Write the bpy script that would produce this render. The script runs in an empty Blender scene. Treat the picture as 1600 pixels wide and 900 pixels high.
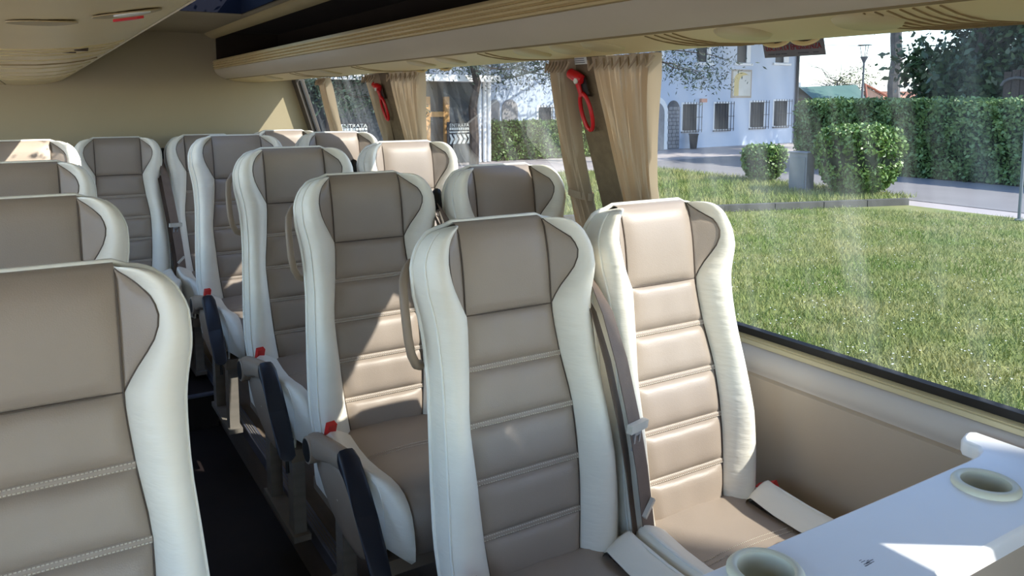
import bpy, bmesh, math, random
import numpy as np
from mathutils import Vector, Matrix
random.seed(7); rng = np.random.default_rng(7)
scn = bpy.context.scene
COL = scn.collection
ZC = 1.60                      # eye height above the aisle floor
GZ = ZC - 2.55                 # ground outside
# ------------------------------------------------------------------ camera
F, CX, CY, VX, VY = 1230., 800., 300., 45., 157.
dY = np.array([(VX-CX)/F, -(VY-CY)/F, -1.]); dY /= np.linalg.norm(dY)
c_, s_ = -dY[2], dY[1]; n_ = math.hypot(c_, s_)
UP = np.array([0, c_/n_, s_/n_]); dX = np.cross(dY, UP)
R = np.array([dX, dY, UP])
cd = bpy.data.cameras.new('camera'); cam = bpy.data.objects.new('camera', cd); COL.objects.link(cam)
cd.sensor_width = 36; cd.lens = F/1600*36; cd.shift_y = -(450-CY)/1600
cd.clip_start = .02; cd.clip_end = 400
cam.matrix_world = Matrix([list(R[0])+[0], list(R[1])+[0], list(R[2])+[ZC], [0, 0, 0, 1]])
scn.camera = cam
def ray(u, v): return R @ np.array([(u-CX)/F, -(v-CY)/F, -1.])
def onX(u, v, X): d = ray(u, v); return d*(X/d[0]) + [0, 0, ZC]
def onY(u, v, Y): d = ray(u, v); return d*(Y/d[1]) + [0, 0, ZC]
def onZ(u, v, Z): d = ray(u, v); return d*((Z-ZC)/d[2]) + [0, 0, ZC]
WK, WT = 1.512, .305                              # the leaning window side: X = WK - WT*(z-ZC)
def wx(z): return WK - WT*(z-ZC)
def onW(u, v): d = ray(u, v); return d*(WK/(d[0]+WT*d[2])) + [0, 0, ZC]
# ------------------------------------------------------------------ sky, sun, exposure
w = bpy.data.worlds.new('sky'); scn.world = w; w.use_nodes = True
nt = w.node_tree; nt.nodes.clear()
sky = nt.nodes.new('ShaderNodeTexSky'); sky.sky_type = 'NISHITA'; sky.sun_disc = False
SUN = Vector((-1, 1.2, -1.34)).normalized()       # the way the sunlight travels
sky.sun_elevation = math.asin(-SUN.z); sky.sun_rotation = math.atan2(-SUN.x, -SUN.y)
sky.air_density = .9; sky.dust_density = .35; sky.ozone_density = 1.9
bg = nt.nodes.new('ShaderNodeBackground'); bg.inputs[1].default_value = .48
wo = nt.nodes.new('ShaderNodeOutputWorld')
nt.links.new(sky.outputs[0], bg.inputs[0]); nt.links.new(bg.outputs[0], wo.inputs[0])
sd = bpy.data.lights.new('sun', 'SUN'); sd.energy = 7.8; sd.angle = math.radians(.6); sd.color = (1, .93, .82)
so = bpy.data.objects.new('sun', sd); COL.objects.link(so)
so.rotation_euler = SUN.to_track_quat('-Z', 'Y').to_euler(); so.location = (20, -12, 30)
vs = scn.view_settings
vs.view_transform = 'Standard'; vs.look = 'None'; vs.gamma = 1; vs.use_curve_mapping = False; vs.exposure = .97
# ------------------------------------------------------------------ materials
def lin(c):
    return tuple(((x/255)/12.92 if x/255 <= .04045 else ((x/255+.055)/1.055)**2.4) for x in c)
MATS = {}
def mat(name, rgb, rough=.5, var=.08, vscale=6., bump=0., bscale=200., spec=.5, metal=0., rgb2=None, stretch=None, coat=0.):
    m = bpy.data.materials.new(name); m.use_nodes = True
    t = m.node_tree; b = t.nodes['Principled BSDF']
    b.inputs['Roughness'].default_value = rough; b.inputs['Metallic'].default_value = metal
    b.inputs['Specular IOR Level'].default_value = spec; b.inputs['Coat Weight'].default_value = coat
    a = lin(rgb); c2 = lin(rgb2) if rgb2 else tuple(x*(1-var*2) for x in a)
    tc = t.nodes.new('ShaderNodeTexCoord'); mp = t.nodes.new('ShaderNodeMapping')
    if stretch: mp.inputs['Scale'].default_value = stretch
    t.links.new(tc.outputs['Object'], mp.inputs[0])
    n = t.nodes.new('ShaderNodeTexNoise'); n.inputs['Scale'].default_value = vscale; n.inputs['Detail'].default_value = 5
    t.links.new(mp.outputs[0], n.inputs['Vector'])
    r = t.nodes.new('ShaderNodeValToRGB'); r.color_ramp.elements[0].position = .35; r.color_ramp.elements[1].position = .65
    r.color_ramp.elements[0].color = (*c2, 1); r.color_ramp.elements[1].color = (*a, 1)
    t.links.new(n.outputs[0], r.inputs[0]); t.links.new(r.outputs[0], b.inputs['Base Color'])
    if bump:
        n2 = t.nodes.new('ShaderNodeTexNoise'); n2.inputs['Scale'].default_value = bscale; n2.inputs['Detail'].default_value = 3
        t.links.new(mp.outputs[0], n2.inputs['Vector'])
        bp = t.nodes.new('ShaderNodeBump'); bp.inputs['Strength'].default_value = bump; bp.inputs['Distance'].default_value = .01
        t.links.new(n2.outputs[0], bp.inputs['Height']); t.links.new(bp.outputs[0], b.inputs['Normal'])
    MATS[name] = m; return m
mat('tan_leather', (158, 144, 131), .42, .04, 5, .10, 420)
mat('cream_leather', (240, 234, 219), .45, .03, 5, .30, 26, stretch=(.45, .45, 1.8))
mat('cream_piping', (238, 236, 226), .45, .02, 5)
mat('seam_brown', (92, 80, 70), .7, .1)
mat('stitch', (214, 204, 188), .7, .05)
mat('shell', (128, 114, 98), .55, .05)
mat('arm_tan', (150, 132, 114), .5, .05)
mat('grip_navy', (24, 28, 40), .4, .1, 10)
mat('black', (12, 12, 13), .5, .1)
mat('leg_grey', (136, 130, 122), .45, .08, 10)
mat('red', (196, 22, 30), .35, .05)
mat('red_buckle', (214, 40, 34), .4, .05)
mat('belt', (122, 104, 92), .65, .06, 30, .2, 500)
mat('tongue', (206, 200, 188), .35, .04)
mat('steel', (190, 195, 205), .3, .05, metal=.8)
mat('wall_vinyl', (160, 147, 118), .7, .03, 2, .06, 300)
mat('ceiling', (150, 138, 112), .75, .04, 3)
mat('rack_cream', (206, 184, 130), .42, .03, 3)
mat('rack_panel', (186, 174, 146), .6, .03, 3)
mat('rack_dark', (46, 34, 22), .9, .1)
mat('rack_trim', (186, 168, 120), .4, .04)
mat('slot', (136, 114, 70), .7, .1)
mat('lamp_oval', (158, 138, 94), .5, .05)
mat('dark_hole', (60, 44, 26), .8, .1)
mat('side_panel', (180, 164, 145), .62, .03, 3, .05, 300)
mat('side_ledge', (188, 178, 168), .5, .03, 3)
mat('gold', (186, 172, 136), .35, .04, 6)
mat('rubber', (14, 14, 14), .6, .1)
mat('pillar', (116, 100, 76), .85, .1, 40, .4, 300)
mat('pillar_dark', (78, 70, 62), .7, .1)
mat('aisle', (34, 22, 22), .7, .2, 8)
mat('platform', (122, 108, 96), .5, .15, 9, stretch=(3, .4, 1))
mat('edge_metal', (140, 144, 164), .35, .1, metal=.6)
mat('table_white', (236, 237, 238), .28, .02, 4, spec=.5)
mat('table_edge', (206, 204, 194), .4, .03)
mat('cup_cream', (214, 212, 192), .4, .03)
mat('scuff', (110, 110, 116), .7, .1)
mat('sign_grey', (92, 92, 94), .5, .03)
mat('sign_red', (128, 30, 36), .6, .03)
mat('sign_dark', (58, 60, 66), .6, .03)
mat('label_white', (214, 214, 204), .6, .03)
mat('hatch', (14, 16, 26), .9, .1, spec=.1)
mat('bus_skin', (206, 206, 204), .4, .03)
# outdoors
mat('grass', (108, 120, 58), .95, .1, 1.1, rgb2=(142, 138, 90), bump=.6, bscale=30)
mat('blade', (112, 132, 58), .8, .1, .8, rgb2=(164, 160, 102))
mat('daisy', (236, 236, 232), .8, .02)
mat('asphalt', (132, 128, 128), .9, .06, .6, .2, 40)
mat('paving', (180, 170, 166), .9, .06, .4, .1, 30)
mat('kerb', (88, 86, 80), .9, .1, 3)
mat('hedge_leaf', (120, 146, 86), .45, .1, 1.6, rgb2=(82, 108, 62))
mat('bush_leaf', (122, 148, 74), .45, .1, 2.5, rgb2=(84, 112, 54))
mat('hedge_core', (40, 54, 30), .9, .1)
mat('magnolia_leaf', (78, 100, 62), .35, .1, 1.2, rgb2=(44, 62, 38))
mat('cedar_leaf', (58, 76, 56), .7, .1, 1.2, rgb2=(30, 44, 34))
mat('pale_leaf', (132, 128, 92), .8, .1, 1.2, rgb2=(92, 96, 70))
mat('bark', (82, 72, 66), .9, .15, 4, .6, 20)
mat('bark_grey', (110, 106, 104), .9, .15, 4, .6, 20)
mat('house_wall', (188, 198, 214), .9, .03, .5, .1, 8)  # white wall; the blue cast of its shade is put into this colour
mat('house_dark', (44, 44, 50), .6, .1)
mat('house_white', (232, 232, 232), .8, .03)
mat('iron', (58, 58, 64), .6, .1)
mat('stone', (150, 148, 150), .9, .1, 5)
mat('mortar', (104, 104, 108), .9, .1)
mat('fresco', (206, 204, 196), .9, .03, 2)
mat('fresco_ochre', (206, 186, 128), .9, .06, 2)
mat('fresco_frame', (176, 164, 150), .9, .05)
mat('roof_tile', (150, 92, 72), .9, .1, 4)
mat('shed_green', (82, 112, 100), .6, .06, 1)
mat('shed_wood', (96, 72, 58), .8, .1, 6)
mat('pink_wall', (204, 150, 128), .9, .04)
mat('lamp_grey', (112, 116, 120), .5, .05)
mat('box_grey', (122, 124, 130), .6, .06, 5)
mat('door_wood', (186, 140, 84), .7, .06)
mat('door_glass', (54, 58, 64), .3, .05)
mat('sign_board', (44, 44, 48), .6, .05)
mat('wood_arch', (86, 70, 60), .8, .2, 20)
def cloth_mat(name, rgb):
    m = bpy.data.materials.new(name); m.use_nodes = True; t = m.node_tree; b = t.nodes['Principled BSDF']; o = t.nodes['Material Output']
    b.inputs['Base Color'].default_value = (*lin(rgb), 1); b.inputs['Roughness'].default_value = .9
    n = t.nodes.new('ShaderNodeTexNoise'); n.inputs['Scale'].default_value = 300; bp = t.nodes.new('ShaderNodeBump'); bp.inputs['Strength'].default_value = .15
    t.links.new(n.outputs[0], bp.inputs['Height']); t.links.new(bp.outputs[0], b.inputs['Normal'])
    tl = t.nodes.new('ShaderNodeBsdfTranslucent'); tl.inputs[0].default_value = (*lin((206, 178, 140)), 1)
    mx = t.nodes.new('ShaderNodeMixShader'); mx.inputs[0].default_value = .22
    t.links.new(b.outputs[0], mx.inputs[1]); t.links.new(tl.outputs[0], mx.inputs[2]); t.links.new(mx.outputs[0], o.inputs[0]); MATS[name] = m
cloth_mat('curtain', (182, 166, 142))
def glass_mat(name, tint, dust):
    m = bpy.data.materials.new(name); m.use_nodes = True; t = m.node_tree; t.nodes.clear()
    o = t.nodes.new('ShaderNodeOutputMaterial'); tr = t.nodes.new('ShaderNodeBsdfTransparent'); tr.inputs[0].default_value = (*tint, 1)
    gl = t.nodes.new('ShaderNodeBsdfGlossy'); gl.inputs['Roughness'].default_value = .02
    fr = t.nodes.new('ShaderNodeFresnel'); fr.inputs[0].default_value = 1.35
    mul = t.nodes.new('ShaderNodeMath'); mul.operation = 'MULTIPLY'; mul.inputs[1].default_value = .12
    mx = t.nodes.new('ShaderNodeMixShader')
    t.links.new(fr.outputs[0], mul.inputs[0]); t.links.new(mul.outputs[0], mx.inputs[0]); t.links.new(tr.outputs[0], mx.inputs[1]); t.links.new(gl.outputs[0], mx.inputs[2])
    di = t.nodes.new('ShaderNodeBsdfTranslucent'); di.inputs[0].default_value = (.8, .82, .8, 1)
    tc = t.nodes.new('ShaderNodeTexCoord'); mp = t.nodes.new('ShaderNodeMapping'); mp.inputs['Scale'].default_value = (1, 6, 1.2)
    n = t.nodes.new('ShaderNodeTexNoise'); n.inputs['Scale'].default_value = 2.2; n.inputs['Detail'].default_value = 6
    rp = t.nodes.new('ShaderNodeValToRGB'); rp.color_ramp.elements[0].position = .45; rp.color_ramp.elements[1].position = .85
    rp.color_ramp.elements[0].color = (0, 0, 0, 1); rp.color_ramp.elements[1].color = (dust, dust, dust, 1)
    m2 = t.nodes.new('ShaderNodeMixShader')
    t.links.new(tc.outputs['Object'], mp.inputs[0]); t.links.new(mp.outputs[0], n.inputs['Vector']); t.links.new(n.outputs[0], rp.inputs[0])
    t.links.new(rp.outputs[0], m2.inputs[0]); t.links.new(mx.outputs[0], m2.inputs[1]); t.links.new(di.outputs[0], m2.inputs[2]); t.links.new(m2.outputs[0], o.inputs[0])
    MATS[name] = m
glass_mat('window_glass', (.43, .45, .46), .05)
glass_mat('clear_glass', (.92, .93, .93), .0)
# ------------------------------------------------------------------ mesh helpers
def lerp(a, b, t): return a+(b-a)*t
def interp(tab, s):
    """smooth (Catmull-Rom style, monotone-limited) lookup"""
    xs = [p[0] for p in tab]; ys = [p[1] for p in tab]
    if s <= xs[0]: return ys[0]
    if s >= xs[-1]: return ys[-1]
    i = max(k for k in range(len(xs)-1) if xs[k] <= s)
    def slope(k):
        if k == 0 or k == len(xs)-1: return None
        a = (ys[k]-ys[k-1])/(xs[k]-xs[k-1]); b = (ys[k+1]-ys[k])/(xs[k+1]-xs[k])
        return 0 if a*b <= 0 else 2*a*b/(a+b)
    h = xs[i+1]-xs[i]; d = (ys[i+1]-ys[i])/h; m0 = slope(i); m1 = slope(i+1)
    if m0 is None: m0 = 1.5*d-.5*(m1 if m1 is not None else d)
    if m1 is None: m1 = 1.5*d-.5*m0
    t = (s-xs[i])/h
    return (2*t**3-3*t**2+1)*ys[i]+(t**3-2*t**2+t)*h*m0+(-2*t**3+3*t**2)*ys[i+1]+(t**3-t**2)*h*m1
class MB:
    def __init__(s): s.v = []; s.f = []
    def quad_grid(s, rows, closed=False, flip=False):
        o = len(s.v); n = len(rows[0])
        for r in rows: s.v += [tuple(map(float, p)) for p in r]
        for i in range(len(rows)-1):
            for j in range(n if closed else n-1):
                a, b = o+i*n+j, o+i*n+(j+1) % n; q = (a, b, b+n, a+n)
                s.f.append(q[::-1] if flip else q)
        return s
    def fan(s, pts, flip=False):
        o = len(s.v); s.v += [tuple(map(float, p)) for p in pts]; q = tuple(range(o, o+len(pts))); s.f.append(q[::-1] if flip else q); return s
    def box(s, x0, x1, y0, y1, z0, z1):
        o = len(s.v); s.v += [(x, y, z) for z in (z0, z1) for y in (y0, y1) for x in (x0, x1)]
        s.f += [tuple(o+i for i in q) for q in ((0, 2, 3, 1), (4, 5, 7, 6), (0, 1, 5, 4), (2, 6, 7, 3), (0, 4, 6, 2), (1, 3, 7, 5))]; return s
    def tube(s, path, r, n=8, closed=False, caps=True, flat=1.0):
        P = [Vector(p) for p in path]; m = len(P); rows = []
        ref = None
        for i, p in enumerate(P):
            t = (P[(i+1) % m]-P[i-1]) if closed else (P[min(i+1, m-1)]-P[max(i-1, 0)])
            t = t.normalized() if t.length > 1e-9 else Vector((0, 0, 1))
            if ref is None:
                ref = Vector((0, 0, 1)) if abs(t.z) < .9 else Vector((1, 0, 0))
            a = (ref-t*ref.dot(t)).normalized(); b = t.cross(a); ref = a
            rr = r[i] if isinstance(r, (list, tuple)) else r
            rows.append([p+a*math.cos(k*2*math.pi/n)*rr+b*math.sin(k*2*math.pi/n)*rr*flat for k in range(n)])
        if closed: rows.append(rows[0])
        s.quad_grid(rows, closed=True)
        if caps and not closed: s.fan(rows[0], True); s.fan(rows[-1])
        return s
    def lathe(s, prof, c, n=24, axis='z'):
        rows = []
        for r, h in prof:
            row = []
            for k in range(n):
                a = 2*math.pi*k/n; x, y = r*math.cos(a), r*math.sin(a)
                row.append({'z': (c[0]+x, c[1]+y, c[2]+h), 'x': (c[0]+h, c[1]+x, c[2]+y), 'y': (c[0]+x, c[1]+h, c[2]+y)}[axis])
            rows.append(row)
        s.quad_grid(rows, closed=True); return s
    def extrude(s, prof, y0, y1, closed=True, axis='y'):
        """profile of (a, z) pairs swept along y (or x)"""
        k = (lambda a, z, t: (a, t, z)) if axis == 'y' else (lambda a, z, t: (t, a, z))
        A = [k(a, z, y0) for a, z in prof]; B = [k(a, z, y1) for a, z in prof]
        s.quad_grid([A, B], closed=closed)
        if closed: s.fan(A); s.fan(B, True)
        return s
    def mesh(s, name, smooth=None):
        me = bpy.data.meshes.new(name); me.from_pydata(s.v, [], s.f)
        bm = bmesh.new(); bm.from_mesh(me); bmesh.ops.remove_doubles(bm, verts=bm.verts, dist=1e-5)
        bmesh.ops.recalc_face_normals(bm, faces=bm.faces); bm.to_mesh(me); bm.free()
        if smooth is not None:
            me.polygons.foreach_set('use_smooth', [True]*len(me.polygons))
            me.set_sharp_from_angle(angle=math.radians(smooth))
        return me
def link(name, me, m, parent=None, loc=None):
    o = bpy.data.objects.new(name, me); COL.objects.link(o)
    if m is not None and not me.materials: me.materials.append(MATS[m])
    if parent is not None: o.parent = parent
    if loc is not None: o.location = loc
    return o
def obj(name, mb, m, parent=None, smooth=40, bevel=0, loc=None):
    o = link(name, mb.mesh(name, smooth), m, parent, loc)
    if bevel:
        b = o.modifiers.new('bevel', 'BEVEL'); b.width = bevel; b.segments = 2; b.limit_method = 'ANGLE'
    return o
def box(name, x0, x1, y0, y1, z0, z1, m, parent=None, bevel=0):
    return obj(name, MB().box(x0, x1, y0, y1, z0, z1), m, parent, 30, bevel)
def tag(o, label, cat, group=None, kind=None):
    o['label'] = label; o['category'] = cat
    if group: o['group'] = group
    if kind: o['kind'] = kind
    return o
def struct(o, label=None, cat=None):
    o['kind'] = 'structure'
    if label: o['label'] = label
    if cat: o['category'] = cat
    return o
def thing(name, label, cat, loc=(0, 0, 0), group=None):
    o = bpy.data.objects.new(name, None); COL.objects.link(o); o.location = loc; o.empty_display_size = .1
    return tag(o, label, cat, group)
def child(name, mb, m, parent, smooth=40, bevel=0):
    """mesh given in world space, parented to a thing at its own base"""
    o = obj(name, mb, m, None, smooth, bevel)
    o.parent = parent; o.location = -Vector(parent.location)
    return o
def raw_mesh(name, V, Q):
    me = bpy.data.meshes.new(name); n = len(V); k = Q.shape[1]
    me.vertices.add(n); me.vertices.foreach_set('co', V.astype(np.float32).ravel())
    me.loops.add(Q.size); me.loops.foreach_set('vertex_index', Q.astype(np.int32).ravel())
    me.polygons.add(len(Q)); me.polygons.foreach_set('loop_start', np.arange(0, Q.size, k, dtype=np.int32))
    me.update(calc_edges=True); me.validate(); return me
def leaves(name, pts, size, m, parent=None, aspect=.5, seed=1):
    """cloud of small bent leaf quads at the points (world space)"""
    r = np.random.default_rng(seed); N = len(pts); a = r.normal(size=(N, 3)); a /= np.linalg.norm(a, axis=1)[:, None]
    b = np.cross(a, r.normal(size=(N, 3))); b /= np.linalg.norm(b, axis=1)[:, None]
    sz = size*r.uniform(.6, 1.4, N)[:, None]
    V = np.stack([pts-a*sz, pts+b*sz*aspect, pts+a*sz, pts-b*sz*aspect], 1).reshape(-1, 3)
    Q = np.arange(4*N).reshape(N, 4)
    o = link(name, raw_mesh(name, V, Q), m); o['kind'] = 'stuff'
    if parent is not None: o.parent = parent; o.location = -Vector(parent.location)
    return o
def text_mesh(s, size):
    cu = bpy.data.curves.new('t', 'FONT'); cu.body = s; cu.size = size; cu.align_x = 'CENTER'; cu.align_y = 'CENTER'; cu.extrude = .0008
    o = bpy.data.objects.new('t', cu); COL.objects.link(o)
    dg = bpy.context.evaluated_depsgraph_get(); me = bpy.data.meshes.new_from_object(o.evaluated_get(dg))
    bpy.data.objects.remove(o); bpy.data.curves.remove(cu); me.materials.clear(); return me
# ================================================================== THE COACH SHELL
YR, YF = 5.08, -6.0            # rear wall, front
XL = -.84                      # left inner side
PX, PZ = .72, .20              # edge and height of the seat platform
SILL = ZC-.665; WTOP = ZC+.125
struct(box('floor', .02, PX+.02, YF, YR, -.05, 0, 'aisle'), 'dark aisle floor sunk between the seat platforms', 'floor')
struct(box('floor', PX, 1.68, YF, YR, -.05, PZ, 'platform'), 'raised platform under the window side seats', 'floor')
struct(box('floor', XL, .02, YF, YR, -.05, PZ, 'platform'), 'raised platform under the seats left of the aisle', 'floor')
t1 = box('trim_1', PX-.012, PX+.03, YF, YR, PZ-.045, PZ+.006, 'edge_metal', None, .003); struct(t1, 'metal edging strip along the platform beside the aisle', 'trim')
for k in range(3): box('edge_groove', PX-.002+k*.009, PX+.001+k*.009, YF, YR, PZ+.0055, PZ+.0085, 'leg_grey', t1)
st = struct(box('trim_2', .03, PX-.012, 3.95, YR, 0, .17, 'aisle'), 'dark step at the rear end of the aisle', 'step')
box('step_edge', .03, PX-.013, 3.94, 3.975, .165, .174, 'edge_metal', st)
# rear wall
rw = MB().extrude([(XL-.1, -.05), (1.75, -.05), (1.75, SILL), (wx(SILL)+.012, SILL), (wx(ZC+.5)+.02, ZC+.5), (XL-.1, ZC+.5)], YR, YR+.06)
struct(obj('wall_rear', rw, 'wall_vinyl'), 'plain beige rear wall of the coach', 'wall')
# right side wall below the windows
zz = lambda z: ZC+z
prof = [(1.70, zz(-.684)), (1.683, zz(-.692)), (1.670, zz(-.708)), (1.665, zz(-.733)), (1.671, zz(-.742)), (1.671, zz(-.750)), (1.662, zz(-.757)), (1.66, -.05), (1.76, -.05), (1.76, zz(-.75))]
m_ = MB().extrude(prof[5:], YF, YR); wr = struct(obj('wall_right', m_, 'side_panel'), 'taupe side wall panel below the big window', 'wall')
obj('wall_ledge', MB().extrude(prof[:6]+[(1.76, zz(-.75)), (1.76, zz(-.684))], YF, YR), 'side_ledge', wr, 50)
struct(obj('trim_3', MB().extrude([(wx(SILL)+.03, SILL+.004), (wx(SILL)-.006, SILL+.002), (wx(SILL)-.013, SILL-.003), (wx(SILL)-.012, SILL-.006), (wx(SILL)-.016, SILL-.008), (wx(SILL)-.018, SILL-.019), (wx(SILL)+.03, SILL-.020)], YF, YR), 'gold', None, 35), 'thin gold trim strip under the window', 'trim')
struct(obj('trim_4', MB().extrude([(wx(SILL)+.004, SILL+.028), (wx(SILL)-.010, SILL+.024), (wx(SILL)-.004, SILL+.003), (wx(SILL)+.02, SILL+.003)], YF, YR), 'rubber', None, 35), 'black rubber seal along the window foot', 'trim')
# roof and side above windows
hy = float(onZ(232, 11, ZC+.4)[1]); hx0, hx1, hy0 = .12, .86, hy-.85
HF = (-2.2, -1.2)                          # unseen front hatch, added to let in fill light
def holed(x0, x1, z0, z1):
    return MB().box(x0, hx0, YF, YR, z0, z1).box(hx1, x1, YF, YR, z0, z1).box(hx0, hx1, YF, HF[0], z0, z1).box(hx0, hx1, HF[1], hy0, z0, z1).box(hx0, hx1, hy, YR, z0, z1)
struct(obj('ceiling', holed(XL-.1, 1.62, ZC+.43, ZC+.50), 'bus_skin'), 'coach roof above the ceiling lining', 'ceiling')
struct(obj('ceiling', holed(-.30, .975, ZC+.402, ZC+.425), 'ceiling'), 'brownish ceiling lining over the aisle', 'ceiling')
struct(obj('trim_5', MB().extrude([(.925, ZC+.403), (.972, ZC+.403), (.985, ZC+.385), (.985, ZC+.372), (.962, ZC+.375), (.93, ZC+.392)], YF, YR), 'rack_trim', None, 50), 'cream trim strip along the ceiling edge above the rack', 'trim')
hat = thing('roof_hatch', 'dark rimmed roof hatch in the ceiling over the aisle', 'hatch', (.5, hy-.4, ZC+.39))
def ring(x0, x1, y0, y1, t, z0, z1): return MB().box(x0, x0+t, y0, y1, z0, z1).box(x1-t, x1, y0, y1, z0, z1).box(x0+t, x1-t, y0, y0+t, z0, z1).box(x0+t, x1-t, y1-t, y1, z0, z1)
child('hatch_well', ring(hx0, hx1, hy0, hy, .012, ZC+.392, ZC+.53), 'hatch', hat, 30)
child('hatch_rim', ring(hx0-.03, hx1+.03, hy0-.03, hy+.03, .034, ZC+.388, ZC+.402), 'ceiling', hat, 30, .003)
child('hatch_glass', MB().box(hx0, hx1, hy0, hy, ZC+.53, ZC+.536), 'clear_glass', hat, 30)
fill_hatch = thing('roof_hatch', 'added front roof hatch behind the viewer, letting in fill light', 'hatch', (.5, -1.7, ZC+.39))
child('hatch_well', ring(hx0, hx1, HF[0], HF[1], .012, ZC+.392, ZC+.53), 'ceiling', fill_hatch, 30)
child('hatch_glass', MB().box(hx0, hx1, HF[0], HF[1], ZC+.53, ZC+.536), 'clear_glass', fill_hatch, 30)
rl = random.Random(5); mb = MB()
for k in range(420):                       # fallen leaves lying on the glass
    x, y, a, l = rl.uniform(hx0, hx1), rl.uniform(hy0, hy), rl.uniform(0, 3.14), rl.uniform(.006, .016)
    c, d = math.cos(a)*l, math.sin(a)*l
    mb.fan([(x-c, y-d, ZC+.5365), (x-d*.5, y+c*.5, ZC+.539), (x+c, y+d, ZC+.5375), (x+d*.5, y-c*.5, ZC+.538)])
lf = child('fallen_leaves', mb, 'bark', hat); lf['kind'] = 'stuff'
struct(obj('wall_right', MB().extrude([(wx(ZC+.14), ZC+.14), (wx(ZC+.44), ZC+.44), (wx(ZC+.44)+.03, ZC+.44), (wx(ZC+.14)+.006, ZC+.14)], YF, YR), 'rack_dark'), 'dark upper side wall behind the luggage rack', 'wall')
# pillars of the right side (leaning with the glass)
def leaning_box(name, y0, y1, z0, z1, t0, t1, m):
    mb = MB().extrude([(wx(z0)-t0, z0), (wx(z1)-t0, z1), (wx(z1)+t1, z1), (wx(z0)+t1, z0)], y0, y1)
    return obj(name, mb, m, None, 30, .006)
PIL = []
def pil_y(uv0, uv1): return sorted((float(onW(*uv0)[1]), float(onW(*uv1)[1])))
p1 = pil_y((935, 250), (992, 310)); p1 = (1.875, 2.03)
p2 = (3.46, 3.66)
p0 = (.44, .62)
pr = (5.0, 5.08)
for k, (y0, y1) in enumerate((p0, p1, p2)):
    struct(leaning_box('trim_%d' % (6+k), y0, y1, SILL-.03, WTOP+.03, .035, .03, 'pillar'),
           ['brown fabric pillar at the front end of the big window', 'brown fabric pillar between curtains carrying the larger red hammer', 'narrow brown pillar carrying the farther red hammer'][k], 'pillar')
struct(leaning_box('trim_9', pr[0], pr[1], SILL-.03, WTOP+.03, .03, .03, 'pillar_dark'), 'dark rearmost window pillar at the corner of the rear wall', 'pillar')
wins = [(p0[1], p1[0]), (p1[1], p2[0]), (p2[1], pr[0]), (-1.4, p0[0])]
for k, (y0, y1) in enumerate(wins):
    mb = MB().fan([(wx(SILL), y0, SILL), (wx(SILL), y1, SILL), (wx(WTOP+.02), y1, WTOP+.02), (wx(WTOP+.02), y0, WTOP+.02)])
    wo_ = struct(obj('window_%d' % (k+1), mb, 'window_glass'), ['big tinted side window beside the nearest seats', 'tinted side window behind the second and third rows', 'rear tinted side window beside the last rows', 'tinted side window ahead of the table'][k], 'window')
    for ya in (y0, y1):
        s = .012 if ya == y0 else -.012
        obj('window_seal', MB().extrude([(wx(SILL)-.004, SILL), (wx(WTOP)-.004, WTOP), (wx(WTOP)+.006, WTOP), (wx(SILL)+.006, SILL)], min(ya, ya+s), max(ya, ya+s)), 'rubber', wo_)
struct(leaning_box('trim_10', -1.6, -1.4, SILL-.03, WTOP+.03, .03, .03, 'pillar'), 'side pillar near the front of the coach', 'pillar')
# left side: wall, clear windows, pillars; front: windscreen
struct(box('wall_left', XL-.08, XL, YF, YR, -.05, SILL, 'side_panel'), 'left side wall below the windows', 'wall')
struct(box('wall_left', XL-.08, XL+.02, YF, YR, WTOP+.02, ZC+.44, 'rack_panel'), 'left side wall above the windows', 'wall')
for k, y in enumerate((4.86, 3.4, 1.9, .4, -1.1, -2.6, -4.1, -5.9)):
    struct(box('trim_%d' % (11+k), XL-.06, XL, y, y+.12, SILL, WTOP+.03, 'pillar'), 'left window pillar, number %d from the rear wall' % (k+1), 'pillar')
struct(obj('window_5', MB().fan([(XL-.03, YF, SILL), (XL-.03, YR, SILL), (XL-.03, YR, WTOP+.02), (XL-.03, YF, WTOP+.02)]), 'clear_glass'), 'clear window band along the left side', 'window')
struct(obj('window_7', MB().fan([(wx(SILL), YF, SILL), (wx(SILL), -1.6, SILL), (wx(WTOP+.02), -1.6, WTOP+.02), (wx(WTOP+.02), YF, WTOP+.02)]), 'clear_glass'), 'clear side window at the front of the coach', 'window')
struct(box('wall_front', XL-.08, 1.75, YF-.08, YF, -.05, .75, 'side_panel'), 'dashboard wall under the windscreen', 'wall')
struct(obj('window_6', MB().fan([(XL, YF-.04, .75), (1.7, YF-.04, .75), (1.6, YF-.04, ZC+.43), (XL, YF-.04, ZC+.43)]), 'clear_glass'), 'big clear windscreen at the front', 'window')
# unseen blind ahead of the table, added to trim the sun patch on it
bl = thing('added_blind', 'added cream blind on the window ahead of the table, trimming its sun patch', 'blind', (wx(WTOP)-.05, -.3, WTOP))
child('blind_sheet', MB().extrude([(wx(ZC-.105)-.02, ZC-.105), (wx(WTOP)-.02, WTOP), (wx(WTOP)-.016, WTOP), (wx(ZC-.105)-.016, ZC-.105)], -1.38, p0[0]), 'curtain', bl)
child('blind_bar', MB().tube([(wx(ZC-.105)-.018, -1.38, ZC-.105), (wx(ZC-.105)-.018, p0[0], ZC-.105)], .008), 'rack_trim', bl)
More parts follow.
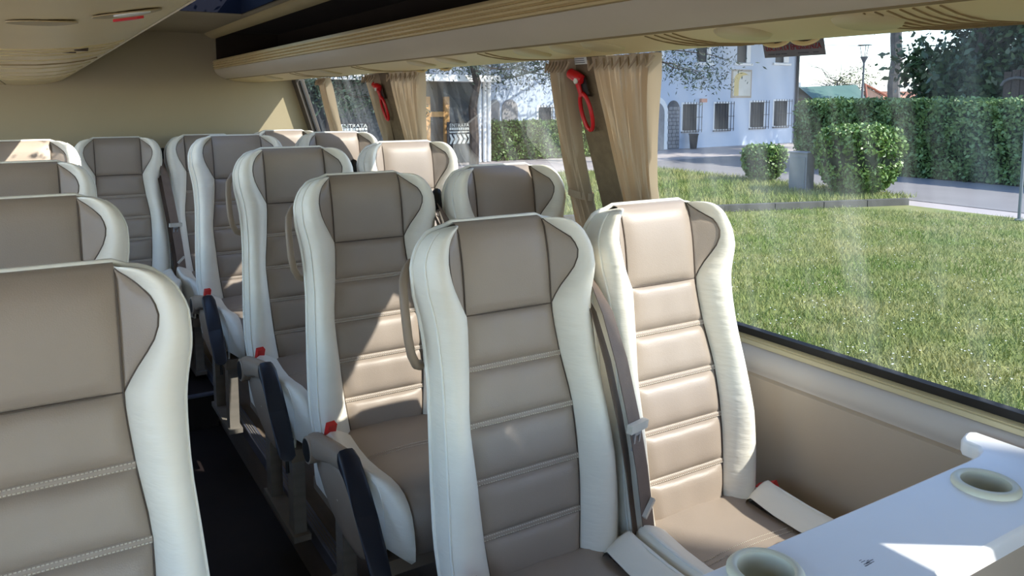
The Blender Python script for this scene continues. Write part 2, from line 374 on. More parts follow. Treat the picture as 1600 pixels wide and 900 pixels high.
# ================================================================== LUGGAGE RACKS
def rack_right():
    r = thing('luggage_rack', 'long cream luggage rack with ribbed lip above the right windows', 'luggage rack', (1.2, 2.0, ZC+.11))
    lip = [(1.0, .240), (.975, .243), (.968, .236)]
    z = .236; x = .968
    for k in range(4):                      # four ribs
        lip += [(x-.002, z-.0035), (x-.002, z-.009), (x+.006, z-.0115), (x+.007, z-.0125)]
        z -= .0125; x += .0015
    child('ribbed_lip', MB().extrude([(a, ZC+b) for a, b in lip+[(1.0, .18)]], YF+.4, YR-.001), 'rack_cream', r, 25)
    fr = [(.973, .186), (.980, .170), (.992, .155), (1.012, .141), (1.040, .131), (1.046, .140), (1.0, .186)]
    child('front_panel', MB().extrude([(a, ZC+b) for a, b in fr], YF+.4, YR-.001), 'rack_panel', r, 60)
    un = [(1.049, .1295), (1.10, .119), (1.16, .1125), (1.24, .1125), (1.32, .1195), (1.40, .1275), (1.445, .133), (1.466, .14), (1.462, .165), (1.05, .155)]
    und = child('underside', MB().extrude([(a, ZC+b) for a, b in un], YF+.4, YR-.001), 'rack_cream', r, 60)
    child('seam_strip', MB().extrude([(1.039, ZC+.1305), (1.051, ZC+.1285), (1.051, ZC+.137), (1.039, ZC+.139)], YF+.4, YR-.002), 'slot', r)
    child('shelf', MB().box(1.0, 1.445, YF+.4, YR-.001, ZC+.19, ZC+.205), 'rack_dark', r)
    child('back_lining', MB().box(1.36, 1.375, YF+.4, YR-.001, ZC+.205, ZC+.41), 'rack_dark', r)
    child('end_lining', MB().box(.99, 1.36, YR-.02, YR-.002, ZC+.205, ZC+.41), 'rack_dark', r)
    child('top_lining', MB().box(.99, 1.375, YF+.4, YR-.001, ZC+.41, ZC+.425), 'rack_dark', r)
    def zu(x): return interp([(a, b) for a, b in un[:8]], x)
    def slot(u, v, L=.10, x1=1.34):
        y = float(onX(u, v, 1.055)[1]); path = []
        for q in range(9):
            f = q/8; x = lerp(1.056, x1, f); path.append((x, y-L*f*f, ZC+zu(x)-.0004))
        child('vent_slot', MB().tube(path, .0016, 6), 'slot', r)
    for u, v in zip((1330, 1349, 1367, 1386, 1406, 1426, 1447, 1469), (16, 14, 12, 10, 8, 6, 3, 0)): slot(u, v, .06)
    for u in (1007, 1022, 1037, 1050): slot(u, 52-(u-1007)*.11, .07, 1.26)
    for u in (745, 757, 548, 556, 452, 460): slot(u, 123.7-.1103*(u-360), .10, 1.28)
    def oval(u, v, rx, ry):
        c = onZ(u, v, ZC+.1125); cxx, cy = float(np.clip(c[0], 1.1, 1.38)), float(c[1])
        ov = [(cxx+rx*math.cos(a), cy+ry*math.sin(a), ZC+zu(cxx+rx*math.cos(a))+.002) for a in np.linspace(0, 2*math.pi, 28)[:-1]]
        lo = [(cxx+(x-cxx)*.9, cy+(y-cy)*.9, z-.006) for x, y, z in ov]
        child('reading_lamp', MB().fan(lo).quad_grid([ov, lo], closed=True), 'rack_trim', r, 60)
    for u, v in ((1302, 37), (1120, 56), (878, 75), (832, 80), (790, 86), (680, 98), (628, 102), (500, 115), (416, 123)): oval(u, v, .05, .055)
    for u, v in ((1212, 52), (1258, 55), (656, 105), (694, 106)):
        p = onX(u, v-6, 1.30); cxx, cy = 1.30, float(p[1])
        cc = Vector((cxx, cy, ZC+zu(cxx)+.016)); Rm = Matrix.Rotation(math.radians(38), 3, Vector((-.55, 1.0, 0)).cross(Vector((0, 0, 1))).normalized()*0+Vector((-.72, .69, 0)))
        def tilt(mb):
            mb.v = [tuple(cc+Rm @ (Vector(v)-cc)) for v in mb.v]; return mb
        child('air_nozzle', tilt(MB().lathe([(.024, .006), (.025, -.006), (.028, -.010), (.032, -.008), (.035, .002), (.036, .020)], cc, 28)), 'rack_cream', r, 60)
        child('nozzle_mouth', tilt(MB().lathe([(.0005, -.003), (.0245, -.003)], cc, 24)), 'dark_hole', r)
    return r
rack_right()
def rack_left():
    r = thing('luggage_rack', 'cream luggage rack underside overhead at the top left', 'luggage rack', (-.2, 2.0, ZC+.09))
    un = [(.205, .215), (.198, .165), (.185, .135), (.163, .112), (.13, .100), (.08, .090), (.02, .084), (-.06, .083), (-.10, .086), (-.30, .092), (-.55, .105), (-.82, .125), (-.82, .16), (.17, .20)]
    child('underside', MB().extrude([(a, ZC+b) for a, b in un], YF+.4, YR-.001), 'rack_cream', r, 60)
    child('seam_strip', MB().extrude([(-.104, ZC+.0845), (-.098, ZC+.0845), (-.098, ZC+.088), (-.104, ZC+.088)], YF+.4, YR-.002), 'slot', r)
    child('shelf', MB().box(-.82, .17, YF+.4, YR-.001, ZC+.201, ZC+.21), 'rack_dark', r)
    child('lip_groove', MB().extrude([(.166, ZC+.111), (.171, ZC+.116), (.170, ZC+.118), (.165, ZC+.113)], YF+.4, YR-.002), 'rack_trim', r)
    def zu(x): return interp(sorted([(a, b) for a, b in un[3:12]]), x)
    def oval(u, v, rx, ry, m, name, dz=.004):
        c = onZ(u, v, ZC+.088); z0 = zu(c[0])
        ov = [(c[0]+rx*math.cos(a), c[1]+ry*math.sin(a), ZC+zu(c[0]+rx*math.cos(a))-.001) for a in np.linspace(0, 2*math.pi, 28)[:-1]]
        lo = [(x, y, z-dz) for x, y, z in ov]
        child(name, MB().fan(lo).quad_grid([ov, lo], closed=True), m, r); return c
    oval(66, 28, .034, .028, 'lamp_oval', 'reading_lamp', .0012); oval(200, 27, .034, .028, 'lamp_oval', 'reading_lamp', .0012)
    c = oval(207, 26, .018, .014, 'label_white', 'lamp_lens', .0022); oval(201, 34, .016, .005, 'red', 'red_sticker', .003)
    for k, v in enumerate((74, 79, 84, 92, 99, 105, 112, 118, 123)):
        a = onZ(20+k*3, v, ZC+.086)[1]; path = []
        for q in range(9):
            x = lerp(-.09, .15, q/8); path.append((x, a+.12*(q/8-.5)**2, ZC+zu(x)-.0004))
        child('vent_slot', MB().tube(path, .0020, 6), 'slot' if k == 4 else 'rack_trim', r)
    for (u, v) in ((108, 82), (127, 81)):
        p = onZ(u, v, ZC+.086); child('nozzle_mouth', MB().lathe([(.0005, -.003), (.011, -.003), (.012, .004)], (p[0], p[1], ZC+zu(p[0])), 16), 'dark_hole', r)
rack_left()
# ================================================================== SEATS
A = math.atan(.21); SA, CA = math.sin(A), math.cos(A)
def bk(x, s, f):                 # backrest coordinates -> seat coordinates (origin at the headrest top)
    return (x, -s*SA-f*CA, -s*CA+f*SA)
XO = [(0, .112), (.002, .137), (.006, .157), (.014, .176), (.03, .195), (.05, .208), (.085, .219), (.13, .220), (.18, .213), (.24, .207), (.31, .206), (.43, .213), (.56, .222), (.66, .226), (.74, .222), (.79, .214)]
XI = [(0, .112), (.2, .112), (.30, .120), (.44, .137), (.57, .133), (.66, .127), (.75, .117), (.80, .112)]
XE = [(0, .111), (.006, .116), (.018, .130), (.036, .146), (.06, .160), (.085, .165), (.11, .161), (.134, .150), (.165, .131), (.199, .1125)]
def xo(s): return interp(XO, s)
def xi(s): return interp(XI, s)
def xe(s): return max(xi(s), interp(XE, s)) if s < .2 else xi(s)
def bf(s): return .012*math.exp(-((s-.08)/.1)**2)+.012*math.exp(-((s-.55)/.16)**2)
SS = [0, .002, .005, .009, .014, .021, .03, .04, .052, .066, .082, .1, .12, .14, .16, .18, .199]
SL = [.199, .22, .25, .28, .31, .35, .39, .43, .47, .51, .55, .59, .63, .67, .71, .745, .775]
def ear_f(x, s):
    t = min(1, max(0, (x-xi(s))/.055)); return bf(s)+.050*t**1.5*min(1, s/.05)
def wing_pts(s, sg):
    xin, xout = xe(s), xo(s); wd = xout-xin
    fi = ear_f(xin, s) if s < .2 else bf(s)
    k = min(1, wd/.06)
    Rg = bf(s)+lerp(.0, .078, k)*(1 if s < .55 else lerp(1, .7, (s-.55)/.22))
    Rg = max(Rg, fi+.012*k)
    end = -.024
    P = [(xin, fi-.003), (xin+.10*wd, Rg*.8+fi*.2), (xin+.62*wd, Rg*1.12), (xout-.002, Rg*.95), (xout-.006, end)]
    pts = []
    for q in range(11):
        t = q/10; B = [(1-t)**4, 4*t*(1-t)**3, 6*t*t*(1-t)**2, 4*t**3*(1-t), t**4]
        pts.append((sum(b*p[0] for b, p in zip(B, P)), sum(b*p[1] for b, p in zip(B, P))))
    pts += [(xout-.020, -.045), (xout-.042, -.07)]
    return [bk(sg*x, s, f) for x, f in pts]
S = {}
def put(key, mb, m, smooth=60): me = mb.mesh(key, smooth); me.materials.append(MATS[m]); S[key] = me
NX = 15
def row_panel(s, f, wscale=1.0): return [bk(xi(max(s, 0))*wscale*(-1+2*j/(NX-1)), s, f(-1+2*j/(NX-1))) for j in range(NX)]
# headrest centre panel with the top roll
rows = [row_panel(.004, lambda u: -.072), row_panel(-.004, lambda u: -.055), row_panel(-.009, lambda u: -.035), row_panel(-.008, lambda u: -.015), row_panel(-.003, lambda u: -.002)]
for s in [.004, .012, .025, .045, .07, .1, .13, .155, .175, .188, .195, .198]:
    e = min(1, s/.03)*min(1, (.198-s)/.012+.0)
    rows.append(row_panel(s, lambda u, s=s, e=e: bf(s)*min(1, s/.02)+.010*e*(1-u**6)+.001))
put('headrest_panel', MB().quad_grid(rows), 'tan_leather')
for sg, nm in ((-1, 'earL'), (1, 'earR')):
    rows = []
    for s in [.004]+SS[3:]:
        a, b = xi(s), xe(s); rows.append([bk(sg*lerp(a, b, j/8), s, ear_f(lerp(a, b, j/8), s)+.006*math.sin(math.pi*j/8)*min(1, (b-a)/.03)) for j in range(9)])
    put(nm, MB().quad_grid(rows), 'tan_leather')
    rows = [wing_pts(s, sg) for s in SS+SL[1:]]
    put('wing'+nm[-1], MB().quad_grid(rows), 'cream_leather')
    rr = [bk(sg*(xo(s)+.001), s-.002, -.024) for s in SS+SL[1:]]
# piping round the outline, and a finer fold on each wing
path = [bk(-(xo(s)-.0055), s-.003*(s < .02), -.026) for s in reversed(SS[1:]+SL[1:])]+[bk(x, -.0095, -.022) for x in np.linspace(-.11, .11, 9)]+[bk(xo(s)-.0055, s-.003*(s < .02), -.026) for s in SS[1:]+SL[1:]]
put('piping', MB().tube(path, .0055, 8), 'cream_piping')
for sg, nm in ((-1, 'foldL'), (1, 'foldR')):
    path = [Vector(wing_pts(s, sg)[8])+Vector((sg*.0005, -.0005, 0)) for s in SS[4:]+SL[1:]]
    put(nm, MB().tube(path, .0032, 6), 'cream_piping')
# dark seams
for sg, nm in ((-1, 'seamL'), (1, 'seamR')):
    p = [bk(sg*xi(s), s, bf(s)*min(1, s/.02)+.0035) for s in [.004]+SS[3:]]
    p += [bk(sg*xi(s), s, bf(s)+.002) for s in SL[1:]]
    mb = MB().tube(p, .0015, 6)
    mb.tube([bk(sg*xe(s), s, ear_f(xe(s), s)+.001) for s in SS[1:]], .0015, 6)
    put(nm, mb, 'seam_brown')
put('seamH', MB().tube([bk(x, .199, bf(.199)+.004-.004*abs(x/.112)**4) for x in np.linspace(-.112, .112, 11)], .0015, 6), 'seam_brown')
# padded channels
CH = [.2, .314, .432, .550, .668, .775]
for k in range(5):
    s0, s1 = CH[k]+(.0 if k == 0 else .0068), CH[k+1]-(.0068 if k < 4 else 0); rows = []
    for v in (0, .03, .08, .16, .28, .42, .56, .7, .82, .9, .96, 1):
        s = lerp(s0, s1, v); e = (1-abs(2*v-1)**6)
        rows.append([bk(xi(s)*u, s, bf(s)+.001+.014*e*(1-abs(u)**10)+.001*math.sin(9*u+k)*e) for u in np.linspace(-1, 1, 17)])
    put('pad%d' % k, MB().quad_grid(rows), 'tan_leather')
def strip(sc):
    return MB().quad_grid([[bk(xi(sc)*u, sc+d, bf(sc)+f) for u in np.linspace(-1, 1, 13)] for d, f in ((-.0085, -.002), (-.0056, .0035), (0, .0048), (.0056, .0035), (.0085, -.002))])
for k in range(1, 5):
    put('strip%d' % k, strip(CH[k]), 'tan_leather')
mb = MB()
for k in range(1, 5):
    for d in (-.0040, .0040):
        n = int(2*xi(CH[k])/.0058)
        for q in range(n):
            u0, u1 = -1+2*(q+.18)/n, -1+2*(q+.82)/n; X0, X1 = xi(CH[k])*u0, xi(CH[k])*u1; s = CH[k]+d; f = bf(CH[k])+.0042
            o = len(mb.v); mb.v += [bk(X0, s-.0011, f), bk(X1, s-.0011, f), bk(X1, s+.0011, f), bk(X0, s+.0011, f), bk((X0+X1)/2, s, f+.0014)]
            mb.f += [(o, o+1, o+4), (o+1, o+2, o+4), (o+2, o+3, o+4), (o+3, o, o+4)]
put('stitching', mb, 'stitch')
# rear shell
mb = MB(); rows = []
for s in SS+SL[1:]:
    xx = xo(s); pr_ = [(-xx+.034, -.058), (-xx+.048, -.076), (-xx+.08, -.095), (-xx*.5, -.108), (0, -.112), (xx*.5, -.108), (xx-.08, -.095), (xx-.048, -.076), (xx-.034, -.058)]
    top = max(0, 1-s/.02); rows.append([bk(x, s+.004*top, lerp(f, max(f, -.08), top)) for x, f in pr_])
put('back_shell', MB().quad_grid(rows).fan(rows[-1]), 'shell')
# cushion
ZJ, YJ = -.735, -.150            # where pan meets back
PT = [(-.03, -.012), (.03, .000), (.10, -.006), (.22, -.010), (.32, .004), (.40, .014), (.45, .010), (.485, -.006), (.508, -.035), (.518, -.075), (.512, -.115), (.495, -.15), (.46, -.165)]
rows = []
for i, (d, z) in enumerate(PT):
    rows.append([(x, YJ-d+.035*(abs(x)/.155)**4*(d > .4), ZJ+z+.006*math.cos(x*14)+(.004*math.sin(d*55) if .05 < d < .3 else 0)) for x in np.linspace(-.155, .155, 13)])
put('cushion', MB().quad_grid(rows), 'tan_leather')
mb = MB()
for dd in (.19, .205):
    n = 52
    for q in range(n):
        x0, x1 = lerp(-.145, .145, (q+.2)/n), lerp(-.145, .145, (q+.8)/n); z = ZJ-.0005+.006*math.cos(x0*14)+.004*math.sin(dd*55)-.0078+.0015
        o = len(mb.v); y = YJ-dd; mb.v += [(x0, y-.0009, z), (x1, y-.0009, z), (x1, y+.0009, z), (x0, y+.0009, z), ((x0+x1)/2, y, z+.0025)]
        mb.f += [(o, o+1, o+4), (o+1, o+2, o+4), (o+2, o+3, o+4), (o+3, o, o+4)]
put('cushion_stitching', mb, 'stitch')
def bolster(sg):
    prof = [(.142, .000), (.156, .010), (.172, .019), (.190, .027), (.204, .031), (.212, .026), (.216, .010), (.218, -.03), (.219, -.08), (.216, -.14), (.212, -.165)]
    rows = []
    D = [-.03, .02, .058, .066, .078, .10, .15, .22, .30, .38, .43, .465, .49, .508, .52, .526, .524, .50]
    H = [-.03, -.022, -.016, .004, .012, .008, .0, -.004, .002, .012, .012, .004, -.012, -.034, -.066, -.105, -.14, -.16]
    for d, h in zip(D, H):
        row = []
        for x, z in prof:
            fx = (abs(x)-.145)/.07; y = YJ-d+(.10*max(0, fx)**2*max(0, (d-.36)/.16))
            row.append((sg*(x-.018*max(0, (d-.4)/.12)*max(0, fx)), y, ZJ+max(min(h+z, h+z), -.168) if z > -.02 else ZJ+max(-.168, min(z, h-.01))))
        rows.append(row)
    return MB().quad_grid(rows).fan(rows[0])
for sg, nm in ((-1, 'bolsterL'), (1, 'bolsterR')):
    put(nm, bolster(sg), 'cream_leather')
    path = [(sg*(.206-.02*max(0, (d-.4)/.12)), YJ-d+(.072*max(0, (d-.36)/.16)), ZJ+h) for d, h in ((.07, .030), (.10, .034), (.2, .026), (.3, .024), (.38, .034), (.43, .032), (.465, .022), (.49, .002), (.51, -.03), (.518, -.07), (.516, -.12), (.50, -.165))]
    put('bp'+nm[-1], MB().tube(path, .0045, 6), 'cream_piping')
put('seat_base', MB().box(-.205, .205, YJ-.46, YJ+.08, ZJ-.2, ZJ-.16), 'shell')
# legs: unit height 1 below the origin
put('leg', MB().box(-.02, .02, -.03, .03, -1, 0), 'leg_grey', 30)
put('foot', MB().box(-.028, .028, -.19, .19, 0, .02), 'leg_grey', 30)
# armrest on the aisle side (x negative)
xa = -.243
put('armrest_pivot', MB().lathe([(.0005, -.016), (.031, -.016), (.0315, -.026), (.036, -.027), (.039, -.024), (.039, .022), (.036, .025), (.0005, .025)], (xa, YJ-.075, ZJ-.005), 28, 'x'), 'arm_tan')
put('pivot_cap', MB().lathe([(.0005, -.0278), (.032, -.0278), (.0325, -.026)], (xa, YJ-.075, ZJ-.005), 24, 'x'), 'black')
def sweep(sec):
    rows = []
    for y, z, hw, hh, tl in sec:
        ca, sa = math.cos(tl), math.sin(tl); ring = []
        for k in range(12):
            a = 2*math.pi*k/12; ex = math.copysign(abs(math.cos(a))**.6, math.cos(a))*hw; ez = math.copysign(abs(math.sin(a))**.6, math.sin(a))*hh
            ring.append((xa+ex, y-ez*sa, z+ez*ca))
        rows.append(ring)
    return MB().quad_grid(rows, closed=True).fan(rows[0]).fan(rows[-1])
put('armrest_arm', sweep([(YJ-.06, ZJ+.003, .022, .034, 0), (YJ-.15, ZJ+.022, .023, .033, .05), (YJ-.24, ZJ+.046, .023, .026, .0), (YJ-.32, ZJ+.060, .022, .025, -.1), (YJ-.345, ZJ+.060, .018, .02, -.2)]), 'arm_tan')
put('armrest_grip', sweep([(YJ-.325, ZJ+.066, .018, .018, -.1), (YJ-.335, ZJ+.068, .025, .027, -.15), (YJ-.37, ZJ+.058, .027, .030, -.4), (YJ-.42, ZJ+.022, .028, .031, -.65), (YJ-.47, ZJ-.026, .028, .031, -.8), (YJ-.52, ZJ-.082, .027, .030, -.9), (YJ-.548, ZJ-.118, .025, .027, -.95), (YJ-.556, ZJ-.128, .016, .018, -.95)]), 'grip_navy')
cv = [(YJ-.03, ZJ-.03), (YJ-.06, ZJ-.07), (YJ-.12, ZJ-.115), (YJ-.21, ZJ-.155), (YJ-.31, ZJ-.178), (YJ-.40, ZJ-.175), (YJ-.45, ZJ-.15), (YJ-.45, ZJ-.10), (YJ-.38, ZJ-.02), (YJ-.28, ZJ+.015), (YJ-.15, ZJ+.0), (YJ-.07, ZJ-.01)]
cyc = (YJ-.25, ZJ-.08)
rows = [[(x, lerp(cyc[0], y, k), lerp(cyc[1], z, k)) for y, z in cv] for x, k in ((-.216, 1), (-.228, 1), (-.237, .93), (-.241, .78), (-.242, .4), (-.242, .02))]
put('side_cover', MB().quad_grid(rows, closed=True), 'arm_tan')
put('release_strap', MB().tube([(xa+.004, YJ-.53, ZJ-.125), (xa+.005, YJ-.535, ZJ-.19)], [.004, .006], 6), 'black')
put('buckle', MB().box(-.013, .013, -.009, .009, -.04, .012), 'red_buckle', 30)
put('buckle_stalk', MB().box(-.012, .012, -.006, .006, -.12, -.05), 'black', 30)
# grab handle on the aisle shoulder
put('grab_handle', MB().tube([(-.195, .055, -.085), (-.215, .035, -.095), (-.232, .012, -.115), (-.238, -.005, -.15), (-.239, -.016, -.19), (-.238, -.024, -.23), (-.232, -.026, -.265), (-.218, -.016, -.29), (-.200, .0, -.30)], .012, 10, flat=.8), 'arm_tan')
# seat belt hanging along the inner shoulder (x negative side)
def ribbon(path, wdt, th=.0015):
    rows = []
    for (x, y, z), (ax, ay) in path:
        rows.append([(x-ax*wdt/2, y-ay*wdt/2-th, z), (x+ax*wdt/2, y+ay*wdt/2-th, z), (x+ax*wdt/2, y+ay*wdt/2+th, z), (x-ax*wdt/2, y-ay*wdt/2+th, z)])
    return MB().quad_grid(rows, closed=True)
BP = [(-.235, .10, -.03, .4, .9), (-.238, .16, .03, .7, .7), (-.232, .24, .070, .9, .4), (-.222, .35, .088, .95, .3), (-.208, .48, .090, .95, .3), (-.196, .60, .084, .95, .3), (-.188, .70, .074, .95, .3), (-.184, .775, .068, .95, .3)]
put('belt_strap', ribbon([(bk(x, q, f), (a, b)) for x, q, f, a, b in BP], .046), 'belt')
put('belt_return', ribbon([(bk(x-.022, q, f-.022), (a*.8, b+.2)) for x, q, f, a, b in BP], .042), 'belt')
put('belt_tongue', MB().box(-.034, .034, -.006, .008, -.010, .010), 'tongue', 30)
mb = MB(); mb.box(-.013, -.007, -.003, .002, -.052, -.008); mb.box(.007, .013, -.003, .002, -.052, -.008); mb.box(-.013, .013, -.003, .002, -.056, -.046); mb.box(-.013, .013, -.003, .002, -.02, -.008)
put('tongue_blade', mb, 'steel', 30)
put('belt_clip', MB().box(-.024, .024, -.005, .005, -.005, .005), 'tongue', 30)
put('belt_guide', MB().tube([(-.215, .045, -.075), (-.228, .03, -.085), (-.235, .012, -.11), (-.233, .0, -.13)], [.014, .018, .018, .012], 8), 'black')
BASE_TOP = 1.135                 # headrest top above the platform for the lowest seats
def place_seat(name, label, group, X, Y, ztop, arm=0, belt=0, handle=0, inner=True):
    """arm: -1 aisle on the left of the seat, +1 on the right, 0 none"""
    zb = PZ; t = thing(name, label, 'seat', (X, Y, zb), group); H = ZC+ztop-zb
    def P(key, nm, loc=(0, 0, 0), rot=(0, 0, 0), sx=1, sz=1, par=None, kind=None):
        o = link(nm, S[key], None, par or t); b = Vector(loc)
        o.location = b if par is not None else b+Vector((0, 0, H)); o.rotation_euler = rot; o.scale = (sx, 1, sz)
        if kind: o['kind'] = kind
        return o
    P('back_shell', 'back_shell'); P('headrest_panel', 'headrest_panel')
    for a in 'LR':
        wg = P('wing'+a, 'side_wing'); P('fold'+a, 'wing_piping', par=wg); P('ear'+a, 'headrest_ear')
        P('seam'+a, 'seam')
    P('seamH', 'seam'); P('piping', 'edge_piping')
    for k in range(5):
        pd = P('pad%d' % k, 'back_pad')
        if k: P('strip%d' % k, 'seam_strip', par=pd)
    P('stitching', 'stitching', kind='stuff')
    cu = P('cushion', 'seat_cushion')
    for a in 'LR': bo = P('bolster'+a, 'cushion_bolster'); P('bp'+a, 'bolster_piping', par=bo)
    P('cushion_stitching', 'cushion_stitching', par=cu, kind='stuff')
    P('seat_base', 'seat_base')
    lh = H+ZJ-.2-.0
    for x in (-.17, .17):
        for y in (-.48, -.2): P('leg', 'leg', (x, YJ+y+.1, ZJ-.2), sz=lh)
        P('foot', 'foot', (x, YJ-.24, -H))
    if arm:
        k = -arm
        P('side_cover', 'side_cover', sx=k); am = P('armrest_arm', 'armrest_arm', sx=k)
        P('armrest_grip', 'armrest_grip', sx=k); pv = P('armrest_pivot', 'armrest_pivot', sx=k); P('pivot_cap', 'pivot_cap', par=pv)
        P('release_strap', 'release_strap', sx=k)
        bu = P('buckle', 'buckle', (arm*.200, YJ-.085, ZJ+.052), (.35, 0, .2)); P('buckle_stalk', 'buckle_stalk', par=bu)
    if belt:
        k = -belt
        P('belt_strap', 'belt_strap', sx=k); P('belt_return', 'belt_return', sx=k); P('belt_guide', 'belt_guide', sx=k)
        bt = P('belt_tongue', 'belt_tongue', Vector(bk(belt*-.204*-1, .50, .098)), (.1, .05, .3)); P('tongue_blade', 'tongue_blade', par=bt)
        P('belt_clip', 'belt_clip', Vector(bk(belt*.188, .69, .082)), (.1, -.7, .3))
        bu = P('buckle', 'buckle', (-belt*.222, YJ-.075, ZJ+.022), (1.1, 0, .3)); P('buckle_stalk', 'buckle_stalk', par=bu)
    if handle: P('grab_handle', 'grab_handle', sx=-handle)
    return t
GA, GW, GL, GB = 'aisle seats right of the aisle', 'seats along the right windows', 'seats left of the aisle', 'rear bench seats'
place_seat('coach_seat', 'nearest two-tone aisle seat in the middle, partly behind the table', GA, .893, 1.52, -.272, -1, 0, -1)
place_seat('coach_seat', 'window seat in strong sun beside the big window, nearest row', GW, 1.338, 1.51, -.264, 0, -1)
place_seat('coach_seat', 'aisle seat of the second row with navy armrest and sunlit wedge', GA, .873, 2.32, -.232, -1, 0, -1)
place_seat('coach_seat', 'window seat of the second row, shaded headrest beside the tied curtain', GW, 1.34, 2.27, -.222, 0, -1)
place_seat('coach_seat', 'aisle seat of the third row right of the aisle', GA, .833, 2.95, -.182, -1, 0, -1)
place_seat('coach_seat', 'window seat of the third row with sunlit headrest', GW, 1.36, 3.10, -.18, 0, -1)
place_seat('coach_seat', 'aisle seat of the fourth row, farthest one with a navy armrest', GA, .835, 3.91, -.172, -1)
place_seat('coach_seat', 'window seat of the fourth row, half lit headrest by the far hammer', GW, 1.335, 3.92, -.168, 0, -1)
place_seat('coach_seat', 'middle rear bench seat at the end of the aisle', GB, .391, 4.74, -.205)
place_seat('coach_seat', 'rear bench seat just right of the middle, mostly hidden', GB, .842, 4.74, -.20, 0, -1)
place_seat('coach_seat', 'rear bench seat in the corner by the rear window', GB, 1.292, 4.74, -.184, 0, -1)
place_seat('coach_seat', 'large nearest seat at the bottom left, left of the aisle', GL, -.012, 1.39, -.265, 1)
place_seat('coach_seat', 'second seat left of the aisle, dark headrest behind the nearest', GL, -.028, 2.145, -.232, 1)
place_seat('coach_seat', 'third seat left of the aisle, plain grey headrest', GL, -.046, 2.91, -.2, 1)
place_seat('coach_seat', 'farthest seat left of the aisle, headrest dappled with sun', GL, -.047, 3.75, -.168, 1)
# ================================================================== TABLE
TZ = ZC-.69
def tp(u, v): p = onZ(u, v, TZ); return (float(p[0]), float(p[1]))
yfar = tp(1250, 829)[1]
far = [(.55, yfar), (1.30, yfar), tp(1470, 735), tp(1508, 719), tp(1524, 711), tp(1530, 704), tp(1527, 697), tp(1515, 692), tp(1505, 688), tp(1502, 681), tp(1508, 674), tp(1520, 670)]
far = [(x, y) for x, y in far]; far[-1] = (1.645, far[-1][1])
ynear = tp(1565, 845)[1]
near = [(1.658, far[-1][1]-.01), (1.658, ynear+.01), (1.64, ynear), (1.10, ynear), (1.07, ynear-.028), (.55, ynear-.028)]
out = far+near
tb = thing('side_table', 'narrow white table with two cup holders ahead of the nearest seats', 'table', (1.1, .7, PZ))
def inset(poly, d):
    P = [Vector(p) for p in poly]; n = len(P); r = []
    for i in range(n):
        a = (P[i]-P[i-1]); b = (P[(i+1) % n]-P[i]); t = (a.normalized()+b.normalized()).normalized(); nn = Vector((t.y, -t.x)); r.append(P[i]+nn*d)
    return r
ins = inset(out, .008)
rows = [[(x, y, TZ) for x, y in ins], [(x, y, TZ-.003) for x, y in inset(out, .003)], [(x, y, TZ-.009) for x, y in out], [(x, y, TZ-.030) for x, y in out], [(x, y, TZ-.036) for x, y in ins]]
ob_top = child('table_top', MB().quad_grid(rows, closed=True).fan(rows[0]).fan(rows[-1]), 'table_white', tb, 50)
for (u, v) in ((1540, 759), (1196, 895)):
    p = onZ(u, v, TZ); c = (float(p[0]), float(p[1]), TZ); rr = .056
    cut = obj('cutter', MB().lathe([(.0001, -.1), (rr*.76, -.1), (rr*.76, .1), (.0001, .1)], c, 40), None); bo = ob_top.modifiers.new('hole', 'BOOLEAN'); bo.object = cut; bo.operation = 'DIFFERENCE'; bo.solver = 'EXACT'
    cut.location = (0, 0, 0); bpy.context.view_layer.update(); dg = bpy.context.evaluated_depsgraph_get()
    nm = bpy.data.meshes.new_from_object(ob_top.evaluated_get(dg)); ob_top.modifiers.clear(); ob_top.data = nm; bpy.data.objects.remove(cut)
    for pg in nm.polygons: pg.use_smooth = abs(pg.normal.z) < .98
    cp = child('cup_holder', MB().lathe([(rr*.72, .007), (rr*.80, .011), (rr*.93, .009), (rr, .004), (rr*1.01, -.001)], c, 40), 'cup_cream', tb, 60)
    child('cup_well', MB().lathe([(rr*.72, .0075), (rr*.71, -.01), (rr*.68, -.05), (rr*.66, -.07), (.0005, -.07)], c, 40), 'cup_cream', tb, 60)
child('table_panel', MB().box(.60, 1.655, ynear+.05, ynear+.075, PZ, TZ-.036), 'side_panel', tb)
sp = onZ(1357, 880, TZ)
mb = MB()
for k in range(14):
    a = random.uniform(0, 3.1); c = (sp[0]+random.gauss(0, .006), sp[1]+random.gauss(0, .004)); l = random.uniform(.002, .006)
    mb.box(c[0]-l, c[0]+l, c[1]-.0004, c[1]+.0004, TZ, TZ+.0004)
child('scuff_mark', mb, 'scuff', tb)
